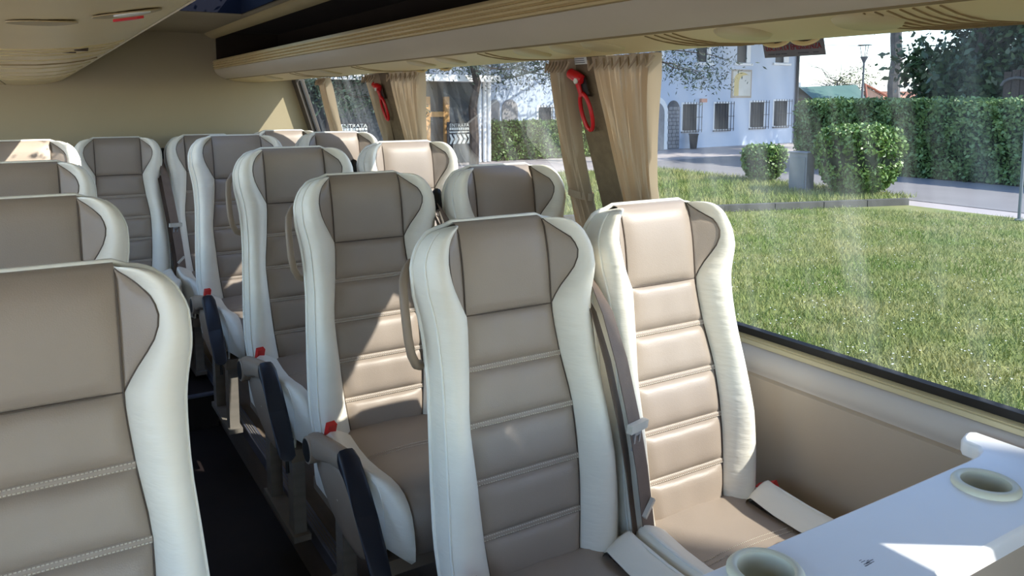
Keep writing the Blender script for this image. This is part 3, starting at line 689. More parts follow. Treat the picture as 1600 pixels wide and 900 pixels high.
# ================================================================== CURTAINS
def curtain(label, top, mid, bot, ztie=None, zb=None, folds=7, amp=.024, off=.045):
    zt = WTOP+.002; zb = zb or SILL-.02; t = thing('curtain', label, 'curtain', (wx(zb)-off, (bot[0]+bot[1])/2, zb), 'pleated window curtains')
    zm = ztie or (zt+zb)/2; rows = []; N = folds*10
    for i in range(29):
        f = i/28; z = lerp(zt, zb, f)
        y0 = interp([(zb, bot[0]), (zm, mid[0]), (zt, top[0])], z); y1 = interp([(zb, bot[1]), (zm, mid[1]), (zt, top[1])], z)
        row = []
        for j in range(N+1):
            u = j/N; ph = u*folds*2*math.pi; k = amp*(.65+.35*math.sin(3*u+1.7))
            if f < .08: k *= .55+.45*f/.08
            q_ = ph/2+.5*math.sin(2.2*f+u*5); row.append((wx(z)-off+k-2*k*abs(math.sin(q_))**.7+.005*math.sin(ph*2.3+f*5), lerp(y0, y1, u), z))
        rows.append(row)
    child('cloth', MB().quad_grid(rows), 'curtain', t, 80)
    hd = []
    for j in range(folds*2+1):
        u = j/(folds*2); y = lerp(top[0], top[1], u); hd.append((wx(zt)-off-.012*(j % 2)-.012, y, zt-.010-.028*(j % 2)))
    child('pleat_tape', MB().tube(hd, .004, 6), 'curtain', t)
    if ztie:
        xm = wx(ztie)-off; a, b = (mid[0]-.008, mid[1]+.008); loop = []
        for k in range(20):
            an = 2*math.pi*k/20; loop.append((xm+.026*math.cos(an), (a+b)/2+(b-a)/2*math.sin(an), ztie+.006*math.sin(an)))
        rows = [[(x, y, z+d) for x, y, z in loop] for d in (-.012, -.004, .004, .012)]
        child('tieback', MB().quad_grid(rows, closed=True), 'curtain', t)
    return t
curtain('tied beige curtain left of the pillar with the larger hammer', (1.985, 2.11), (2.06, 2.175), (2.04, 2.19), ztie=ZC-.31)
curtain('beige curtain right of the pillar with the larger hammer, edging the big window', (1.60, 1.89), (1.725, 1.89), (1.77, 1.90), folds=8)
curtain('beige curtain left of the pillar with the farther hammer', (3.58, 3.74), (3.64, 3.75), (3.66, 3.75), folds=5)
curtain('beige curtain right of the pillar with the farther hammer', (3.07, 3.43), (3.27, 3.47), (3.32, 3.47), folds=7)
curtain('farthest beige curtain hanging in the rear window', (4.31, 4.48), (4.38, 4.56), (4.40, 4.55), folds=6)
curtain('beige curtain at the right edge of the big window', (.50, .66), (.57, .70), (.57, .68), ztie=ZC-.33)
curtain('beige curtain ahead of the table, just past the right edge', (.15, .44), (.235, .45), (.30, .45), folds=8)
# ================================================================== HAMMERS, SIGNS
def hammer(label, y, z0, hgt):
    k = hgt/.18; x0 = wx(z0)-.035; t = thing('emergency_hammer', label, 'hammer', (x0, y, z0-hgt), 'red emergency hammers')
    def q(a, b, c): z = z0-b*k; return (wx(z)-.042-c*k, y+a*k, z)
    child('bracket', MB().quad_grid([[q(-.028, .02, -.004), q(.004, .02, -.004)], [q(-.032, .02, .012), q(.004, .02, .012)], [q(-.032, .07, .012), q(.0, .07, .012)], [q(-.028, .075, -.004), q(.0, .075, -.004)]]), 'black', t, 30)
    child('hammer_head', MB().tube([q(.032, .004, .018), q(.028, .006, .018), q(.0, .018, .018), q(-.018, .026, .018), q(-.022, .028, .018)], [.012*k, .016*k, .017*k, .016*k, .012*k], 12), 'red', t)
    child('head_button', MB().lathe([(.0005, -.004), (.008*k, -.004), (.009*k, 0)], q(-.012, .030, .034), 14, 'x'), 'label_white', t)
    child('hammer_neck', MB().tube([q(.006, .02, .016), q(.004, .05, .016), q(.0, .075, .016)], [.010*k, .008*k, .009*k], 10), 'red', t)
    lp = []
    for n in range(26):
        a = 2*math.pi*n/26; lp.append(q(.024*math.sin(a)*(1 if math.cos(a) > 0 else 1.0)-.004, .122-.055*math.cos(a), .016))
    child('handle_loop', MB().tube(lp, .0065*k, 10, closed=True), 'red', t)
h1 = onW(915, 112); h1b = onW(925, 203)
hammer('larger red emergency hammer with loop handle, nearer pillar', float(h1[1])-.03, float(h1[2]), float(h1[2]-h1b[2]))
h2 = onW(606, 130); h2b = onW(618, 188)
hammer('smaller looking red emergency hammer on the farther pillar', float(h2[1]), float(h2[2]), float(h2[2]-h2b[2]))
def on_window_plate(name, label, cat, uv, size, m, off):
    c = onW(*uv); sl = math.atan(WT); hw, hh = size
    z = float(c[2]); x = wx(z)-off; t = thing(name, label, cat, (x, float(c[1]), z-hh))
    cs, sn = math.cos(sl), math.sin(sl)
    me = MB().box(-hw, hw, -hh, hh, -.0015, .0015)
    o = obj('plate', me, m, t, 30, .001); M_ = Matrix(((0, -sn, -cs), (-1, 0, 0), (0, cs, -sn)))
    o.rotation_euler = M_.to_euler(); o.location = (0, 0, hh)
    return t, o
t, pl = on_window_plate('exit_sign', 'grey emergency exit sign with red lettering at the top of the big window', 'sign', (1248, 72), (.082, .024), 'sign_grey', .02)
tm = link('sign_lettering', text_mesh('USCITA DI EMERGENZA', .0175), 'sign_red', pl, (0, -.003, .0018)); tm.scale = (.80, 1, 1)
for a, b in ((-.070, -.052), (-.049, -.036), (-.033, -.018), (.012, .040), (.052, .066)): box('print_line', a, b, -.0180, -.0152, .0014, .0019, 'sign_dark', pl)
t, pl = on_window_plate('notice_label', 'small white notice on the pillar above the larger hammer', 'label', (921, 95), (.036, .012), 'label_white', .037)
for k in (-1, 0, 1): box('print_line', -.026, .026, -.0012+k*.006, .0012+k*.006, .0014, .0019, 'sign_grey', pl)
# coach underside skirt outside (so the body is closed)
struct(box('wall_right', 1.74, 1.78, YF, YR+.06, -.6, SILL-.01, 'bus_skin'), 'outer skin of the coach below the windows', 'wall')
# ================================================================== OUTDOORS
def poly(name, pts, z, m): return obj(name, MB().fan([(x, y, z) for x, y in pts]), m)
g = struct(poly('ground', [(-60, -60), (140, -60), (140, 140), (-60, 140)], GZ-.02, 'paving'), 'pale paved yard in front of the white house', 'ground')
struct(poly('road', [(18.6, -40), (25.0, -40), (25.0, 16), (60, 26), (60, 24), (60, 29.5), (19.4, 25), (19.4, 17.5)], GZ-.008, 'asphalt'), 'grey asphalt lane beyond the lawn', 'road')
lawn = struct(poly('lawn', [(1.9, -14), (18.2, -14), (18.25, 11.4), (13.5, 12.85), (1.9, 14.2)], GZ+.0, 'grass'), 'sunny near lawn beside the coach', 'lawn')
strip_ = struct(poly('lawn', [(1.9, 14.2), (13.5, 12.85), (18.25, 11.4), (19.5, 13.2), (19.6, 17.2), (19.8, 22.2), (1.9, 24)], GZ+.06, 'grass'), 'shaded grass strip beyond the kerb with clipped bushes', 'lawn')
kb = thing('kerb', 'low dark stone kerb between the lawn and the grass strip', 'kerb', (14, 12.7, GZ))
kp = [(3, 14.05), (8.3, 13.45), (13.5, 12.82), (16, 12.05), (18.3, 11.35)]
for i in range(len(kp)-1):
    n = max(2, int(math.dist(kp[i], kp[i+1])/1.0))
    for q in range(n):
        a = Vector(kp[i]).lerp(Vector(kp[i+1]), (q+.01)/n); b = Vector(kp[i]).lerp(Vector(kp[i+1]), (q+.99)/n); d = (b-a).normalized(); nn = Vector((-d.y, d.x))*.09
        rows = [[(*(a-nn), GZ-.02), (*(a+nn), GZ-.02), (*(a+nn), GZ+.16), (*(a-nn), GZ+.16)], [(*(b-nn), GZ-.02), (*(b+nn), GZ-.02), (*(b+nn), GZ+.16), (*(b-nn), GZ+.16)]]
        child('kerb_stone', MB().quad_grid(rows, closed=True).fan(rows[0]).fan(rows[1]), 'kerb', kb, 30)
def blades(name, n, fx, hgt, wdt, z, m, label, seed):
    r = np.random.default_rng(seed); P = fx(r, n); n = len(P); a = r.uniform(0, 6.28, n); h = hgt*r.uniform(.5, 1.4, n); le = r.normal(0, .5, (n, 2))*h[:, None]
    dx = np.stack([np.cos(a), np.sin(a)], 1)*wdt
    V = np.zeros((n, 3, 3)); V[:, 0, :2] = P-dx; V[:, 1, :2] = P+dx; V[:, 2, :2] = P+le; V[:, :, 2] = z; V[:, 2, 2] = z+h
    o = link(name, raw_mesh(name, V.reshape(-1, 3), np.arange(3*n).reshape(n, 3)), m)
    return tag(o, label, 'grass', kind='stuff')
def near_pts(r, n):
    d = 3.0+12*r.random(n)**1.4; u = r.uniform(1000, 1640, n); X = []; K = R
    dirs = np.stack([(u-CX)/F, np.zeros(n), -np.ones(n)], 1) @ R.T
    th = np.arctan2(dirs[:, 0], dirs[:, 1])+r.normal(0, .08, n); P = np.stack([np.sin(th)*d*1.35, np.cos(th)*d*1.35], 1)
    ok = (P[:, 0] > 2.0) & (P[:, 0] < 18.2) & (P[:, 1] < 12.8-.35*np.maximum(0, P[:, 0]-13.5)); return P[ok]
blades('grass_blades', 110000, near_pts, .07, .006, GZ, 'blade', 'short sunlit grass blades of the near lawn', 3)
def far_pts(r, n):
    P = np.stack([r.uniform(9, 19.5, n), r.uniform(11.8, 22, n)], 1); return P[P[:, 1] > 13.6-.3*np.maximum(0, P[:, 0]-12)]
blades('grass_blades', 40000, far_pts, .14, .012, GZ+.06, 'blade', 'longer green grass on the strip around the clipped bushes', 4)
dp = near_pts(np.random.default_rng(9), 900); V = []
for x, y in dp: V.append((x, y, GZ+.07))
V = np.array(V); a = .012
VV = np.stack([V+[a, 0, 0], V+[0, a, .004], V+[-a, 0, 0], V+[0, -a, .004]], 1).reshape(-1, 3)
tag(link('daisies', raw_mesh('daisies', VV, np.arange(len(VV)).reshape(-1, 4)), 'daisy'), 'tiny white daisies scattered over the near lawn', 'flowers', kind='stuff')
# ---- clipped hedges and bushes
def hedge_box(name, label, x0, x1, y0, y1, h, leaf, n, lsize, z=GZ, cat='hedge', rnd=.0, seed=1):
    t = thing(name, label, cat, ((x0+x1)/2, (y0+y1)/2, z)); i = .10
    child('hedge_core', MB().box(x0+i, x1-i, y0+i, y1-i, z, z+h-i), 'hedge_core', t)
    r = np.random.default_rng(seed); A_ = [(y1-y0)*h]*2+[(x1-x0)*h]*2+[(x1-x0)*(y1-y0)]; A_ = np.array(A_)/sum(A_)
    f = r.choice(5, n, p=A_); u, v = r.random(n), r.random(n); d = r.normal(0, .05, n)
    P = np.zeros((n, 3))
    for k in range(5):
        m = f == k
        if k < 2: P[m] = np.stack([np.full(m.sum(), (x0, x1)[k])+d[m], lerp(y0, y1, u[m]), z+h*v[m]], 1)
        elif k < 4: P[m] = np.stack([lerp(x0, x1, u[m]), np.full(m.sum(), (y0, y1)[k-2])+d[m], z+h*v[m]], 1)
        else: P[m] = np.stack([lerp(x0, x1, u[m]), lerp(y0, y1, v[m]), z+h+d[m]*1.3], 1)
    leaves('foliage', P, lsize, leaf, t, .55, seed); return t
hedge_box('clipped_hedge', 'long tall clipped green hedge along the lane', 25.2, 27.0, 9.0, 20.3, 2.47, 'hedge_leaf', 42000, .075, seed=11)
def round_bush(name, label, c, rx, ry, h, n, ls, leaf, seed, flat=.55):
    t = thing(name, label, 'bush', (c[0], c[1], GZ+.06)); r = np.random.default_rng(seed)
    th = r.uniform(0, 6.283, n); ph = np.arcsin(r.uniform(-1, 1, n)); e = .55
    def se(w, p): return np.sign(w)*np.abs(w)**p
    X = rx*se(np.cos(ph), e)*se(np.cos(th), .8); Y = ry*se(np.cos(ph), e)*se(np.sin(th), .8); Zz = h/2*se(np.sin(ph), e)
    k = np.where(Zz < 0, 1+.32*Zz/(h/2), 1.0); P = np.stack([c[0]+X*k, c[1]+Y*k, GZ+.16+h/2+Zz], 1)+r.normal(0, .035, (n, 3))
    rows = []
    for i in range(11):
        p = -math.pi/2+math.pi*i/10; row = []
        for j in range(20):
            a = 2*math.pi*j/20; q = lambda w, pw: math.copysign(abs(w)**pw, w)
            z = h/2*q(math.sin(p), e)*.92; kk = (1+.32*z/(h/2) if z < 0 else 1)*.90
            row.append((c[0]+rx*q(math.cos(p), e)*q(math.cos(a), .8)*kk, c[1]+ry*q(math.cos(p), e)*q(math.sin(a), .8)*kk, GZ+.16+h/2+z))
        rows.append(row)
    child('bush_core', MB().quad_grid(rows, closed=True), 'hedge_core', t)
    child('stem', MB().tube([(c[0], c[1], GZ+.02), (c[0], c[1], GZ+.5)], .06), 'bark', t)
    leaves('foliage', P, ls, leaf, t, .6, seed); return t
round_bush('clipped_bush', 'large rounded clipped bush in front of the hedge', (18.7, 13.0), 1.02, 1.0, 1.72, 9000, .055, 'bush_leaf', 21)
round_bush('clipped_bush', 'small clipped bush left of the grey cabinet', (19.2, 16.6), .60, .6, 1.02, 3500, .05, 'bush_leaf', 22)
cb = onZ(1250, 299, GZ+.06); cbx, cby = 18.0, 14.25
ub = thing('utility_cabinet', 'grey metal utility cabinet between the two clipped bushes', 'cabinet', (cbx, cby, GZ+.06))
child('cabinet_body', MB().box(cbx-.16, cbx+.16, cby-.29, cby+.29, GZ+.06, GZ+1.12), 'box_grey', ub, 30, .01)
child('cabinet_door', MB().box(cbx-.175, cbx-.16, cby-.24, cby+.24, GZ+.16, GZ+1.02), 'lamp_grey', ub, 30, .005)
child('cabinet_lid', MB().box(cbx-.19, cbx+.19, cby-.32, cby+.32, GZ+1.12, GZ+1.16), 'box_grey', ub, 30, .01)
# ---- the white house, facing the coach
hA = onZ(1060, 232, GZ); hB = onZ(1243, 222, GZ); hd = (hB-hA); hd[2] = 0; hd /= np.linalg.norm(hd); hn = np.array([hd[1], -hd[0], 0])   # hn points to the viewer
def hp(a, o, z): p = hB+hd*a+hn*o; return (float(p[0]), float(p[1]), GZ+z)
def hq(u, v, o=0):
    d = ray(u, v); c0 = np.array([0, 0, ZC]); s = (hn @ (hB+hn*o-c0))/(hn @ d); q = c0+s*d; return float((q-hB) @ hd), float(q[2]-GZ)
house = thing('house', 'long white house with barred ground floor windows', 'building', hp(-10, 0, 0))
def hbox(a0, a1, o0, o1, z0, z1):
    mb = MB(); c = [[hp(a0, o0, z), hp(a1, o0, z), hp(a1, o1, z), hp(a0, o1, z)] for z in (z0, z1)]
    return mb.quad_grid(c, closed=True).fan(c[0]).fan(c[1])
child('wall', hbox(-31, 0, -8, 0, -.1, 7.2), 'house_wall', house)
child('roof', MB().quad_grid([[hp(-31.5, .6, 7.2), hp(.5, .6, 7.2)], [hp(-31.5, -4, 9.2), hp(.5, -4, 9.2)], [hp(-31.5, -8.6, 7.2), hp(.5, -8.6, 7.2)]]), 'roof_tile', house)
lower = [((1067, 163), (1087, 203)), ((1117, 162), (1137, 201)), ((1173, 160), (1192, 198)), ((1210, 158), (1228, 196)), ((842, 168), (861, 198))]
for (a, b) in lower:
    (x0, z1), (x1, z0) = hq(*a), hq(*b)
    wn = child('window', hbox(x0, x1, -.02, .012, z0, z1), 'house_dark', house)
    f = child('window_surround', hbox(x0-.12, x1+.12, 0, .006, z0-.1, z1+.1), 'house_white', house)
    nb = 6
    for k in range(nb+1):
        x = lerp(x0-.05, x1+.25, k/nb); gb = child('grille_bar', MB().tube([hp(x, .2, z0-.12), hp(x, .2, z1+.12)], .018, 5), 'iron', house)
    for z in (z0, (z0+z1)/2, z1): child('grille_rail', MB().tube([hp(x0-.1, .2, z), hp(x1+.3, .2, z)], .015, 5), 'iron', house)
    child('window_sill', hbox(x0-.12, x1+.12, 0, .1, z0-.14, z0-.06), 'stone', house)
for a, b, c in (((1090, 55), (1103, 97), 1109), ((1153, 55), (1165, 98), 1171), ((1213, 60), (1223, 98), 1231), ((1024, 55), (1032, 98), 1036)):
    (x0, z1), (x1, z0) = hq(*a), hq(*b); x2 = hq(c, b[1])[0]
    child('window', hbox(x0, x1, -.02, .02, z0, z1), 'house_dark', house)
    child('shutter', hbox(x1, x2, 0, .07, z0, z1), 'house_white', house)
    child('window_sill', hbox(x0-.3, x2+.2, 0, .12, z0-.16, z0-.04), 'house_white', house)
(x0, z1), (x1, z0) = hq(1143, 108), hq(1173, 153)
child('fresco_frame', hbox(x0, x1, 0, .03, z0, z1), 'fresco_frame', house)
child('fresco_panel', hbox(x0+.12, x1-.12, .03, .045, z0+.12, z1-.12), 'fresco', house)
arch = [(x0+.22, z0+.12)]+[(lerp(x0+.22, x1-.25, (1-math.cos(a))/2), lerp(z0+1.0, z1-.15, math.sin(a))) for a in np.linspace(.1, math.pi/2+.5, 9)]
w_ = .42; inner = [(x+w_, z-.15 if i else z) for i, (x, z) in enumerate(arch)]
child('fresco_arch', MB().quad_grid([[hp(a, .05, z) for a, z in arch], [hp(min(a, x1-.15), .05, max(z0+.12, z)) for a, z in inner]]), 'fresco_ochre', house)
def arch_shape(x0, x1, z0, z1, o):
    r_ = (x1-x0)/2; pts = [(x0, z0), (x1, z0)]+[((x0+x1)/2+r_*math.cos(a), z1-r_+r_*math.sin(a)) for a in np.linspace(0, math.pi, 13)]
    return [hp(a, o, z) for a, z in pts]
def arch_part(name, x0, x1, z0, z1, o0, o1, m):
    a, b = arch_shape(x0, x1, z0, z1, o0), arch_shape(x0, x1, z0, z1, o1); return child(name, MB().quad_grid([a, b], closed=True).fan(a).fan(b), m, house)
ax0 = hq(1012, 232)[0]; ax1 = hq(1036, 232)[0]
arch_part('arch_surround', ax0-.3, ax1+.3, 0, 2.75, 0, .04, 'house_white'); arch_part('arch_door', ax0, ax1, 0, 2.45, .02, .06, 'stone')
gx0, gx1 = hq(1041, 232)[0], hq(1060, 232)[0]
# stone lattice gate leaf: each course of stones its own piece
arch_part('gate_leaf', gx0, gx1, 0, 2.55, .0, .03, 'mortar')
for i in range(11):
    zc = .05+i*.2
    for j in range(3):
        a0 = lerp(gx0, gx1, (j+(.0 if i % 2 else .25))/3)+.02; a1 = min(a0+(gx1-gx0)/3-.03, gx1-.01)
        if a1 > a0+.05: child('stone', hbox(a0, a1, .03, .055, zc, zc+.165), 'stone', house)
for (u, v, u2, wd) in ((784, 168, 808, 0), (765, 170, 780, 1)):
    a0, a1 = hq(u, 230)[0], hq(u2, 230)[0]; arch_part('arch_door', a0, a1, 0, 2.6, .01, .05, 'stone')
dp_ = child('downpipe', MB().tube([hp(-.25, .12, 0), hp(-.25, .12, 7.1)], .09, 8), 'house_dark', house)
a0, zt = hq(1097, 157); child('wall_lamp', hbox(a0-.2, a0+.25, 0, .15, zt-.1, zt+.1), 'pink_wall', house)
bn = hq(1072, 232)[0]; bp_ = hp(bn, .5, 0)
tb_ = thing('litter_bin', 'dark tapered litter bin at the foot of the white house', 'bin', bp_)
child('bin_body', MB().lathe([(.0, 0), (.24, 0), (.34, .75), (.31, .75), (.28, .65), (.0, .65)], bp_, 4), 'house_dark', tb_, 30)
child('bin_rim', MB().lathe([(.33, .72), (.37, .72), (.37, .79), (.33, .79)], bp_, 4), 'iron', tb_, 30)
# ---- entrance with banner, left part of the house
ent = thing('entrance_porch', 'dark glazed entrance porch with wooden frame at the white house', 'porch', hp(hq(690, 230)[0], 1, 0))
e0, e1, e2 = hq(600, 230, 1)[0], hq(752, 230, 1)[0], hq(480, 230, 1)[0]
child('porch_wall', hbox(e2, e1, .2, 1.0, 0, 3.3), 'door_glass', ent)
child('porch_roof', hbox(e2-.3, e1+.3, .1, 2.0, 3.3, 3.55), 'house_white', ent)
for u in (667, 697): a = hq(u, 230, 1)[0]; child('door_post', hbox(a-.12, a+.12, 1.0, 1.1, 0, 2.7), 'door_wood', ent)
child('door_lintel', hbox(hq(665, 230, 1)[0], hq(699, 230, 1)[0], 1.0, 1.1, 1.9, 2.1), 'door_wood', ent)
for u in (749, 757, 764): a = hq(u, 230, 1.2)[0]; child('porch_column', MB().tube([hp(a, 1.2, 0), hp(a, 1.2, 3.3)], .09, 10), 'house_white', ent)
def banner(label, u0, u1, v0):
    o = 1.6; um = (u0+u1)/2; a0, z1 = hq(u0, v0, o); a1 = hq(u1, v0, o)[0]; wdt = a1-a0
    zv = lambda v: hq(um, v0+v, o)[1]
    b = thing('entrance_banner', label, 'banner', hp((a0+a1)/2, o, 0))
    child('board', hbox(a0-.1, a1+.1, o-.04, o, zv(34), z1+.06), 'sign_board', b)
    me = text_mesh('ENTRATA', .19); q = link('lettering', me, 'label_white', b)
    xs = [v.co.x for v in me.vertices]; q.scale = (wdt*.97/(max(xs)-min(xs)), 1, 1)
    M3 = Matrix((hd, (0, 0, 1), hn)).transposed(); q.rotation_euler = M3.to_euler(); q.location = Vector(hp((a0+a1)/2, o+.01, zv(3)))-Vector(b.location)
    for vv, vh, n in ((6.3, 10, 9), (12, 14.4, 12)):        # two lines too small to read
        for i in range(n):
            c0 = lerp(a0, a1, (i+.08)/n); c1 = lerp(a0, a1, (i+.86)/n); child('print_block', hbox(c0, c1, o, o+.012, zv(vh), zv(vv)), 'label_white', b)
    n = 5; st_ = wdt/(n-.6)
    for i in range(n):
        c = a0-.25*st_+i*st_; zt_, zm, zb_ = zv(16.5), zv(24), zv(31.5); k = st_*.62
        for zA in (zt_, zb_):
            pts = [(c, zA), (c+k, zA), (c+k+st_*.55, zm), (c+st_*.55, zm)]; pts = [(min(max(a, a0), a1), z) for a, z in pts]
            child('chevron', MB().fan([hp(a, o+.012, z) for a, z in pts]), 'label_white', b)
    for a in (a0-.05, a1+.05): child('post', MB().tube([hp(a, o-.06, 0), hp(a, o-.06, z1)], .03, 6), 'iron', b)
banner('dark banner reading ENTRATA with white chevrons beside the cedar trunk', 702, 733, 193)
banner('dark banner reading ENTRATA seen through the rear window', 532, 574, 194)
hx, hy_ = onZ(788, 252, GZ)[:2]
hA2 = onZ(800, 250, GZ)
hedge_box('clipped_hedge', 'low sunlit clipped hedge before the arched doors', float(hA2[0])-.8, float(hA2[0])+4.6, float(hA2[1]), float(hA2[1])+1.0, 1.55, 'bush_leaf', 9000, .07, seed=13)
# ---- trees
def limb(mb, a, b, r0, r1, wob=.15, n=6, seed=0):
    r = random.Random(seed); A_, B_ = Vector(a), Vector(b); L = (B_-A_).length
    P = [A_.lerp(B_, i/n)+Vector((r.gauss(0, 1), r.gauss(0, 1), r.gauss(0, .5)))*wob*L*.12*math.sin(math.pi*i/n) for i in range(n+1)]
    mb.tube(P, [lerp(r0, r1, i/n) for i in range(n+1)], 7); return P
def cedar(label, base, h, rad, zlow, seed, nb=34, dens=170, lean=0):
    t = thing('cedar_tree', label, 'tree', base); mb = MB(); r = random.Random(seed); b = Vector(base)
    limb(mb, b, b+Vector((lean, 0, h)), .2, .05, .1, 10, seed); child('trunk', mb, 'bark', t)
    mb = MB(); pts = []; q = np.random.default_rng(seed)
    for k in range(nb):
        z = zlow+(h-zlow)*(k/nb)**1.15; L = rad*(1-.75*k/nb)*r.uniform(.7, 1.1); an = k*2.4+r.uniform(-.4, .4)
        s = b+Vector((lean*z/h, 0, z)); e = s+Vector((math.cos(an)*L, math.sin(an)*L, -L*r.uniform(.05, .32)))
        P = limb(mb, s, e, .05, .012, .3, 6, seed*99+k)
        for i in range(1, 7):
            c = np.array(P[i]); n = int(dens*(.5+i/7)); d = q.normal(0, 1, (n, 3))*np.array([.42, .42, .16])*(.5+L/8)
            d[:, 2] -= np.abs(q.normal(0, .22, n)); pts.append(c+d)
    child('branches', mb, 'bark', t); leaves('foliage', np.concatenate(pts), .085, 'cedar_leaf', t, .28, seed); return t
b1 = onZ(741, 258, GZ)
cedar('dark cedar with drooping branches beside the entrance banner', (float(b1[0]), float(b1[1]), GZ), 11, 5.2, 4.0, 31, 34, 80)
b2 = onZ(930, 250, GZ); cedar('cedar whose hanging branches reach in front of the white house', (float(b2[0]), float(b2[1])-1, GZ), 13, 7.0, 4.4, 32, 36, 75)
b3 = onZ(478, 258, GZ); cedar('dark cedar behind the rearmost window', (float(b3[0]), float(b3[1])-3, GZ), 9, 3.6, 3.1, 33, 32, 110)
def pine(label, base, h, r0, seed, lean=(0, 0), crown_z=7.5, crown_r=4.5, n=9000, off=(0, 0), leaf='cedar_leaf', size=.2):
    t = thing('pine_tree', label, 'tree', base); b = Vector(base); mb = MB()
    limb(mb, b, b+Vector((lean[0], lean[1], h)), r0, r0*.55, .05, 10, seed); child('trunk', mb, 'bark_grey', t)
    q = np.random.default_rng(seed); cl = []; mb = MB(); top = b+Vector((lean[0], lean[1], 0)); NC = 34
    for k in range(NC):
        an, rr, z = q.uniform(0, 6.28), crown_r*math.sqrt(q.random()), q.uniform(crown_z, max(crown_z+1, h+1.0))
        c = np.array([top.x+off[0]+rr*math.cos(an), top.y+off[1]+rr*math.sin(an), GZ+z]); cl.append(c+q.normal(0, 1, (n//NC, 3))*[.75, .75, .4])
        limb(mb, (top.x, top.y, GZ+min(z, h)-.6), tuple(c), .07, .02, .2, 5, seed*7+k)
    child('branches', mb, 'bark_grey', t); leaves('crown', np.concatenate(cl), size, leaf, t, .35, seed); return t
pine('leaning bare pine trunk rising above the hedge', (35.15, 22.6, GZ), 11, .33, 41, (-.45, .2), 8.6, 6, 26000, (1.5, 1.0))
pine('tall pine shading the right end of the white house', (46.2, 29.75, GZ), 12, .22, 42, (-.3, 0), 7.8, 5.5, 26000, (-1.5, -1.0))
pine('tall pine shading the middle of the white house', (44.3, 28.5, GZ), 13, .18, 43, (-.2, 0), 8.2, 5.5, 30000, (-8.5, -.6))
pine('added pine beside the coach behind the viewer, shading the nearest aisle seat', (4.93, -3.40, GZ), 14, .16, 44, (0, 0), 12, 1.8, 4000)  # unseen trunk added to keep the sun off the nearest aisle seat
def magnolia(label, base, h, rad, seed, n=26000):
    t = thing('magnolia_tree', label, 'tree', base); b = Vector(base); mb = MB(); q = np.random.default_rng(seed)
    limb(mb, b, b+Vector((0, 0, h*.8)), .3, .12, .1, 8, seed); cl = []
    for k in range(46):
        z = q.uniform(1.7, h); rr = rad*math.sqrt(max(.1, 1-((z-h*.45)/(h*.62))**2))*q.uniform(.3, 1); an = q.uniform(0, 6.28)
        c = (b.x+rr*math.cos(an), b.y+rr*math.sin(an), GZ+z); limb(mb, (b.x, b.y, GZ+z*.75), c, .07, .015, .2, 5, seed*5+k)
        cl.append(np.array(c)+q.normal(0, 1, (n//46, 3))*[.55, .55, .42])
    child('trunk', mb, 'bark', t); leaves('foliage', np.concatenate(cl), .15, 'magnolia_leaf', t, .5, seed); return t
magnolia('dense dark magnolia behind the right half of the hedge', (31.6, 16.9, GZ), 8.5, 2.7, 51, 34000)
magnolia('second dark magnolia behind the hedge at the right edge', (31.8, 11.9, GZ), 8.5, 3.2, 52, 30000)
# loose pale tree between house and shed
pt = thing('bare_tree', 'thin pale tree with sparse twigs beside the house corner', 'tree', (52.0, 38.3, GZ)); mb = MB(); q = np.random.default_rng(61); pts = []
limb(mb, pt.location, (52.0, 38.3, GZ+4), .12, .06, .1, 6, 1)
for k in range(46):
    an, L = q.uniform(0, 6.28), q.uniform(1.0, 3.4); z = q.uniform(1.5, 4.2)
    P = limb(mb, (52.0, 38.3, GZ+z), (52.0+L*math.cos(an), 38.3+L*math.sin(an), GZ+z+q.uniform(-.3, 2.0)), .03, .008, .5, 6, k+70)
    if z < 3.2: pts += [np.array(p)+q.normal(0, .35, (26, 3)) for p in P[2:]]
child('branches', mb, 'bark_grey', pt); leaves('foliage', np.concatenate(pts), .09, 'pale_leaf', pt, .4, 61)
# ---- shed, far roofs, lamp, wires, post, arch
def onYp(u, v, Y): p = onY(u, v, Y); return float(p[0]), float(p[2])
SY = 34.0
sx0, szl = onYp(1262, 156, SY); sx1, szr = onYp(1345, 155, SY); sxp, szp = onYp(1370, 133, SY); sx2, sz2 = onYp(1392, 150, SY); xl0, zl0 = onYp(1280, 138, SY)
sh = thing('garden_shed', 'wooden shed with green roof beyond the hedge', 'shed', (sx1, SY, GZ))
zr = zl0
child('shed_wall', MB().box(sx0+.5, sx2-1.2, SY, SY+3, GZ, szl+.1), 'shed_wood', sh)
child('green_roof', MB().quad_grid([[(sx0, SY-.5, szl), (sx1, SY-.5, szr)], [(xl0, SY+1.6, zl0+.1), (sxp, SY+1.6, szp+.05)], [(sx0, SY+3.6, szl), (sx1+1.5, SY+3.6, szr)]]), 'shed_green', sh, 20)
child('gable', MB().fan([(sx1, SY-.3, szr), (sx2, SY+.6, sz2), (sx2, SY+.6, GZ), (sx1, SY-.3, GZ)]).fan([(sx1, SY-.3, szr), (sx2, SY+.6, sz2), (sxp, SY+1.0, szp)]), 'shed_wood', sh, 20)
child('verge_board', MB().tube([(sx1, SY-.45, szr), (sxp, SY+.9, szp+.05), (sx2+.3, SY+.4, sz2-.05)], .09, 6), 'roof_tile', sh)
FX0, FZ0 = onYp(1365, 131, 60); FX1, FZ1 = onYp(1440, 131, 60)
fb = thing('far_house', 'far low pink house with white roof edge behind the shed', 'building', (FX0, 60, GZ))
child('wall', MB().box(FX0, FX1, 60, 66, GZ, FZ0-.9), 'pink_wall', fb); child('roof', MB().box(FX0-14, FX1+1, 59.5, 66.5, FZ0-.9, FZ0), 'label_white', fb)
lx, lz = onYp(1352, 70, 26.0); lx2, lzb = onYp(1347, 155, 26.0)
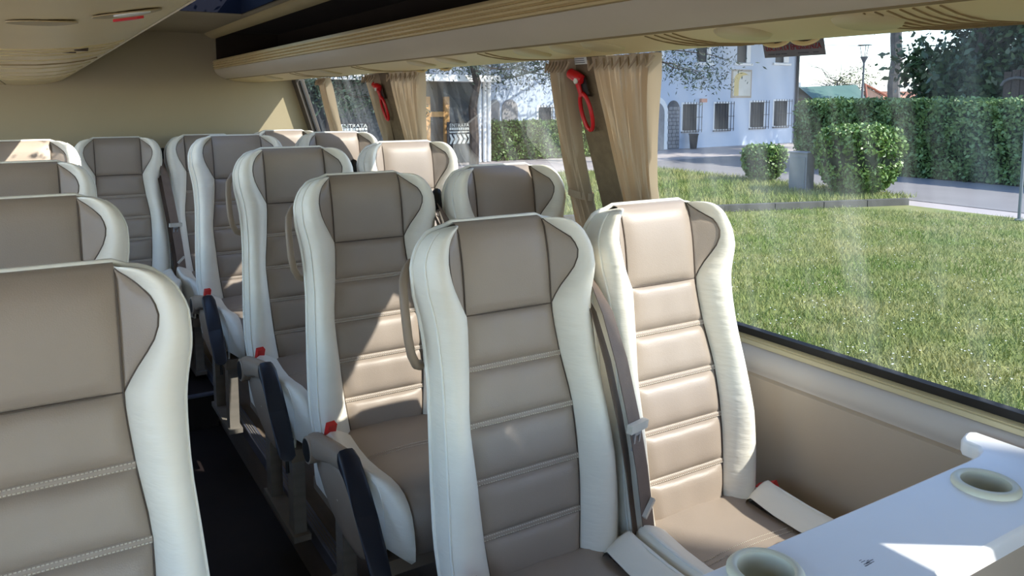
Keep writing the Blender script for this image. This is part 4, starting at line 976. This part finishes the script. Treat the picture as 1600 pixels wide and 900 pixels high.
lp_ = thing('street_lamp', 'grey street lamp with flared head above the shed', 'street lamp', (lx2, 26.0, GZ))
hz = onYp(1350, 92, 26.0)[1]
child('pole', MB().tube([(lx2, 26, GZ), (lx2, 26, hz)], [.075, .05], 8), 'lamp_grey', lp_)
child('lamp_funnel', MB().lathe([(.05, -.22), (.10, -.1), (.20, .10), (.21, .12), (.0005, .12)], (lx2, 26, hz), 14), 'lamp_grey', lp_)
for k in range(3):
    a = k*2.1+.4; child('lamp_arm', MB().tube([(lx2+.12*math.cos(a), 26+.12*math.sin(a), hz+.1), (lx2+.25*math.cos(a), 26+.25*math.sin(a), lz)], .018, 5), 'lamp_grey', lp_)
child('lamp_disc', MB().lathe([(.0005, .02), (.34, .0), (.36, -.03), (.0005, -.03)], (lx2, 26, lz), 18), 'lamp_grey', lp_)
wa, wb = onYp(1250, 69, 40), onYp(1470, 71, 30)
tag(obj('overhead_wire', MB().tube([(wa[0], 40, wa[1]), ((wa[0]+wb[0])/2, 35, (wa[1]+wb[1])/2-.1), (wb[0], 30, wb[1])], .015, 5), 'iron'), 'thin overhead wire crossing the sky by the lamp', 'wire')
pb = onZ(1592, 345, GZ); ph = onX(1598, 205, float(pb[0]))
po = thing('sign_post', 'thin grey metal post on the lawn at the right edge', 'post', (float(pb[0]), float(pb[1]), GZ))
child('pole', MB().tube([(pb[0], pb[1], GZ), (pb[0], pb[1], float(ph[2])+.5)], .035, 8), 'lamp_grey', po); child('pole_foot', MB().lathe([(.09, 0), (.09, .03), (.04, .05)], (float(pb[0]), float(pb[1]), GZ), 10), 'lamp_grey', po)
g0 = onX(1566, 156, 29.0); g1 = onX(1600, 106, 29.0)
ga = thing('wooden_gate', 'dark wooden arched gate panel behind the hedge at the right edge', 'gate', (29, float(g0[1]), GZ))
gw = 2.2; yA = float(g0[1]); nB = 8
for k in range(nB):
    y1 = yA-k*gw/nB; y0 = y1-gw/nB+.03; zt_ = float(g1[2])-.25*((k+.5)/nB-.5)**2*4*.6
    child('gate_board', MB().box(29, 29.06, y0, y1, GZ, zt_), 'wood_arch', ga)
child('gate_arch', MB().tube([tuple(onX(u, v, 28.93)) for u, v in ((1564, 134), (1568, 128), (1576, 124), (1586, 121.5), (1596, 122), (1606, 125), (1612, 130))], .05, 6), 'bark_grey', ga)
for z_ in (1.2, 2.35): child('gate_rail', MB().box(28.96, 29.0, yA-gw, yA, GZ+z_, GZ+z_+.12), 'bark_grey', ga)
bpy.context.view_layer.update()
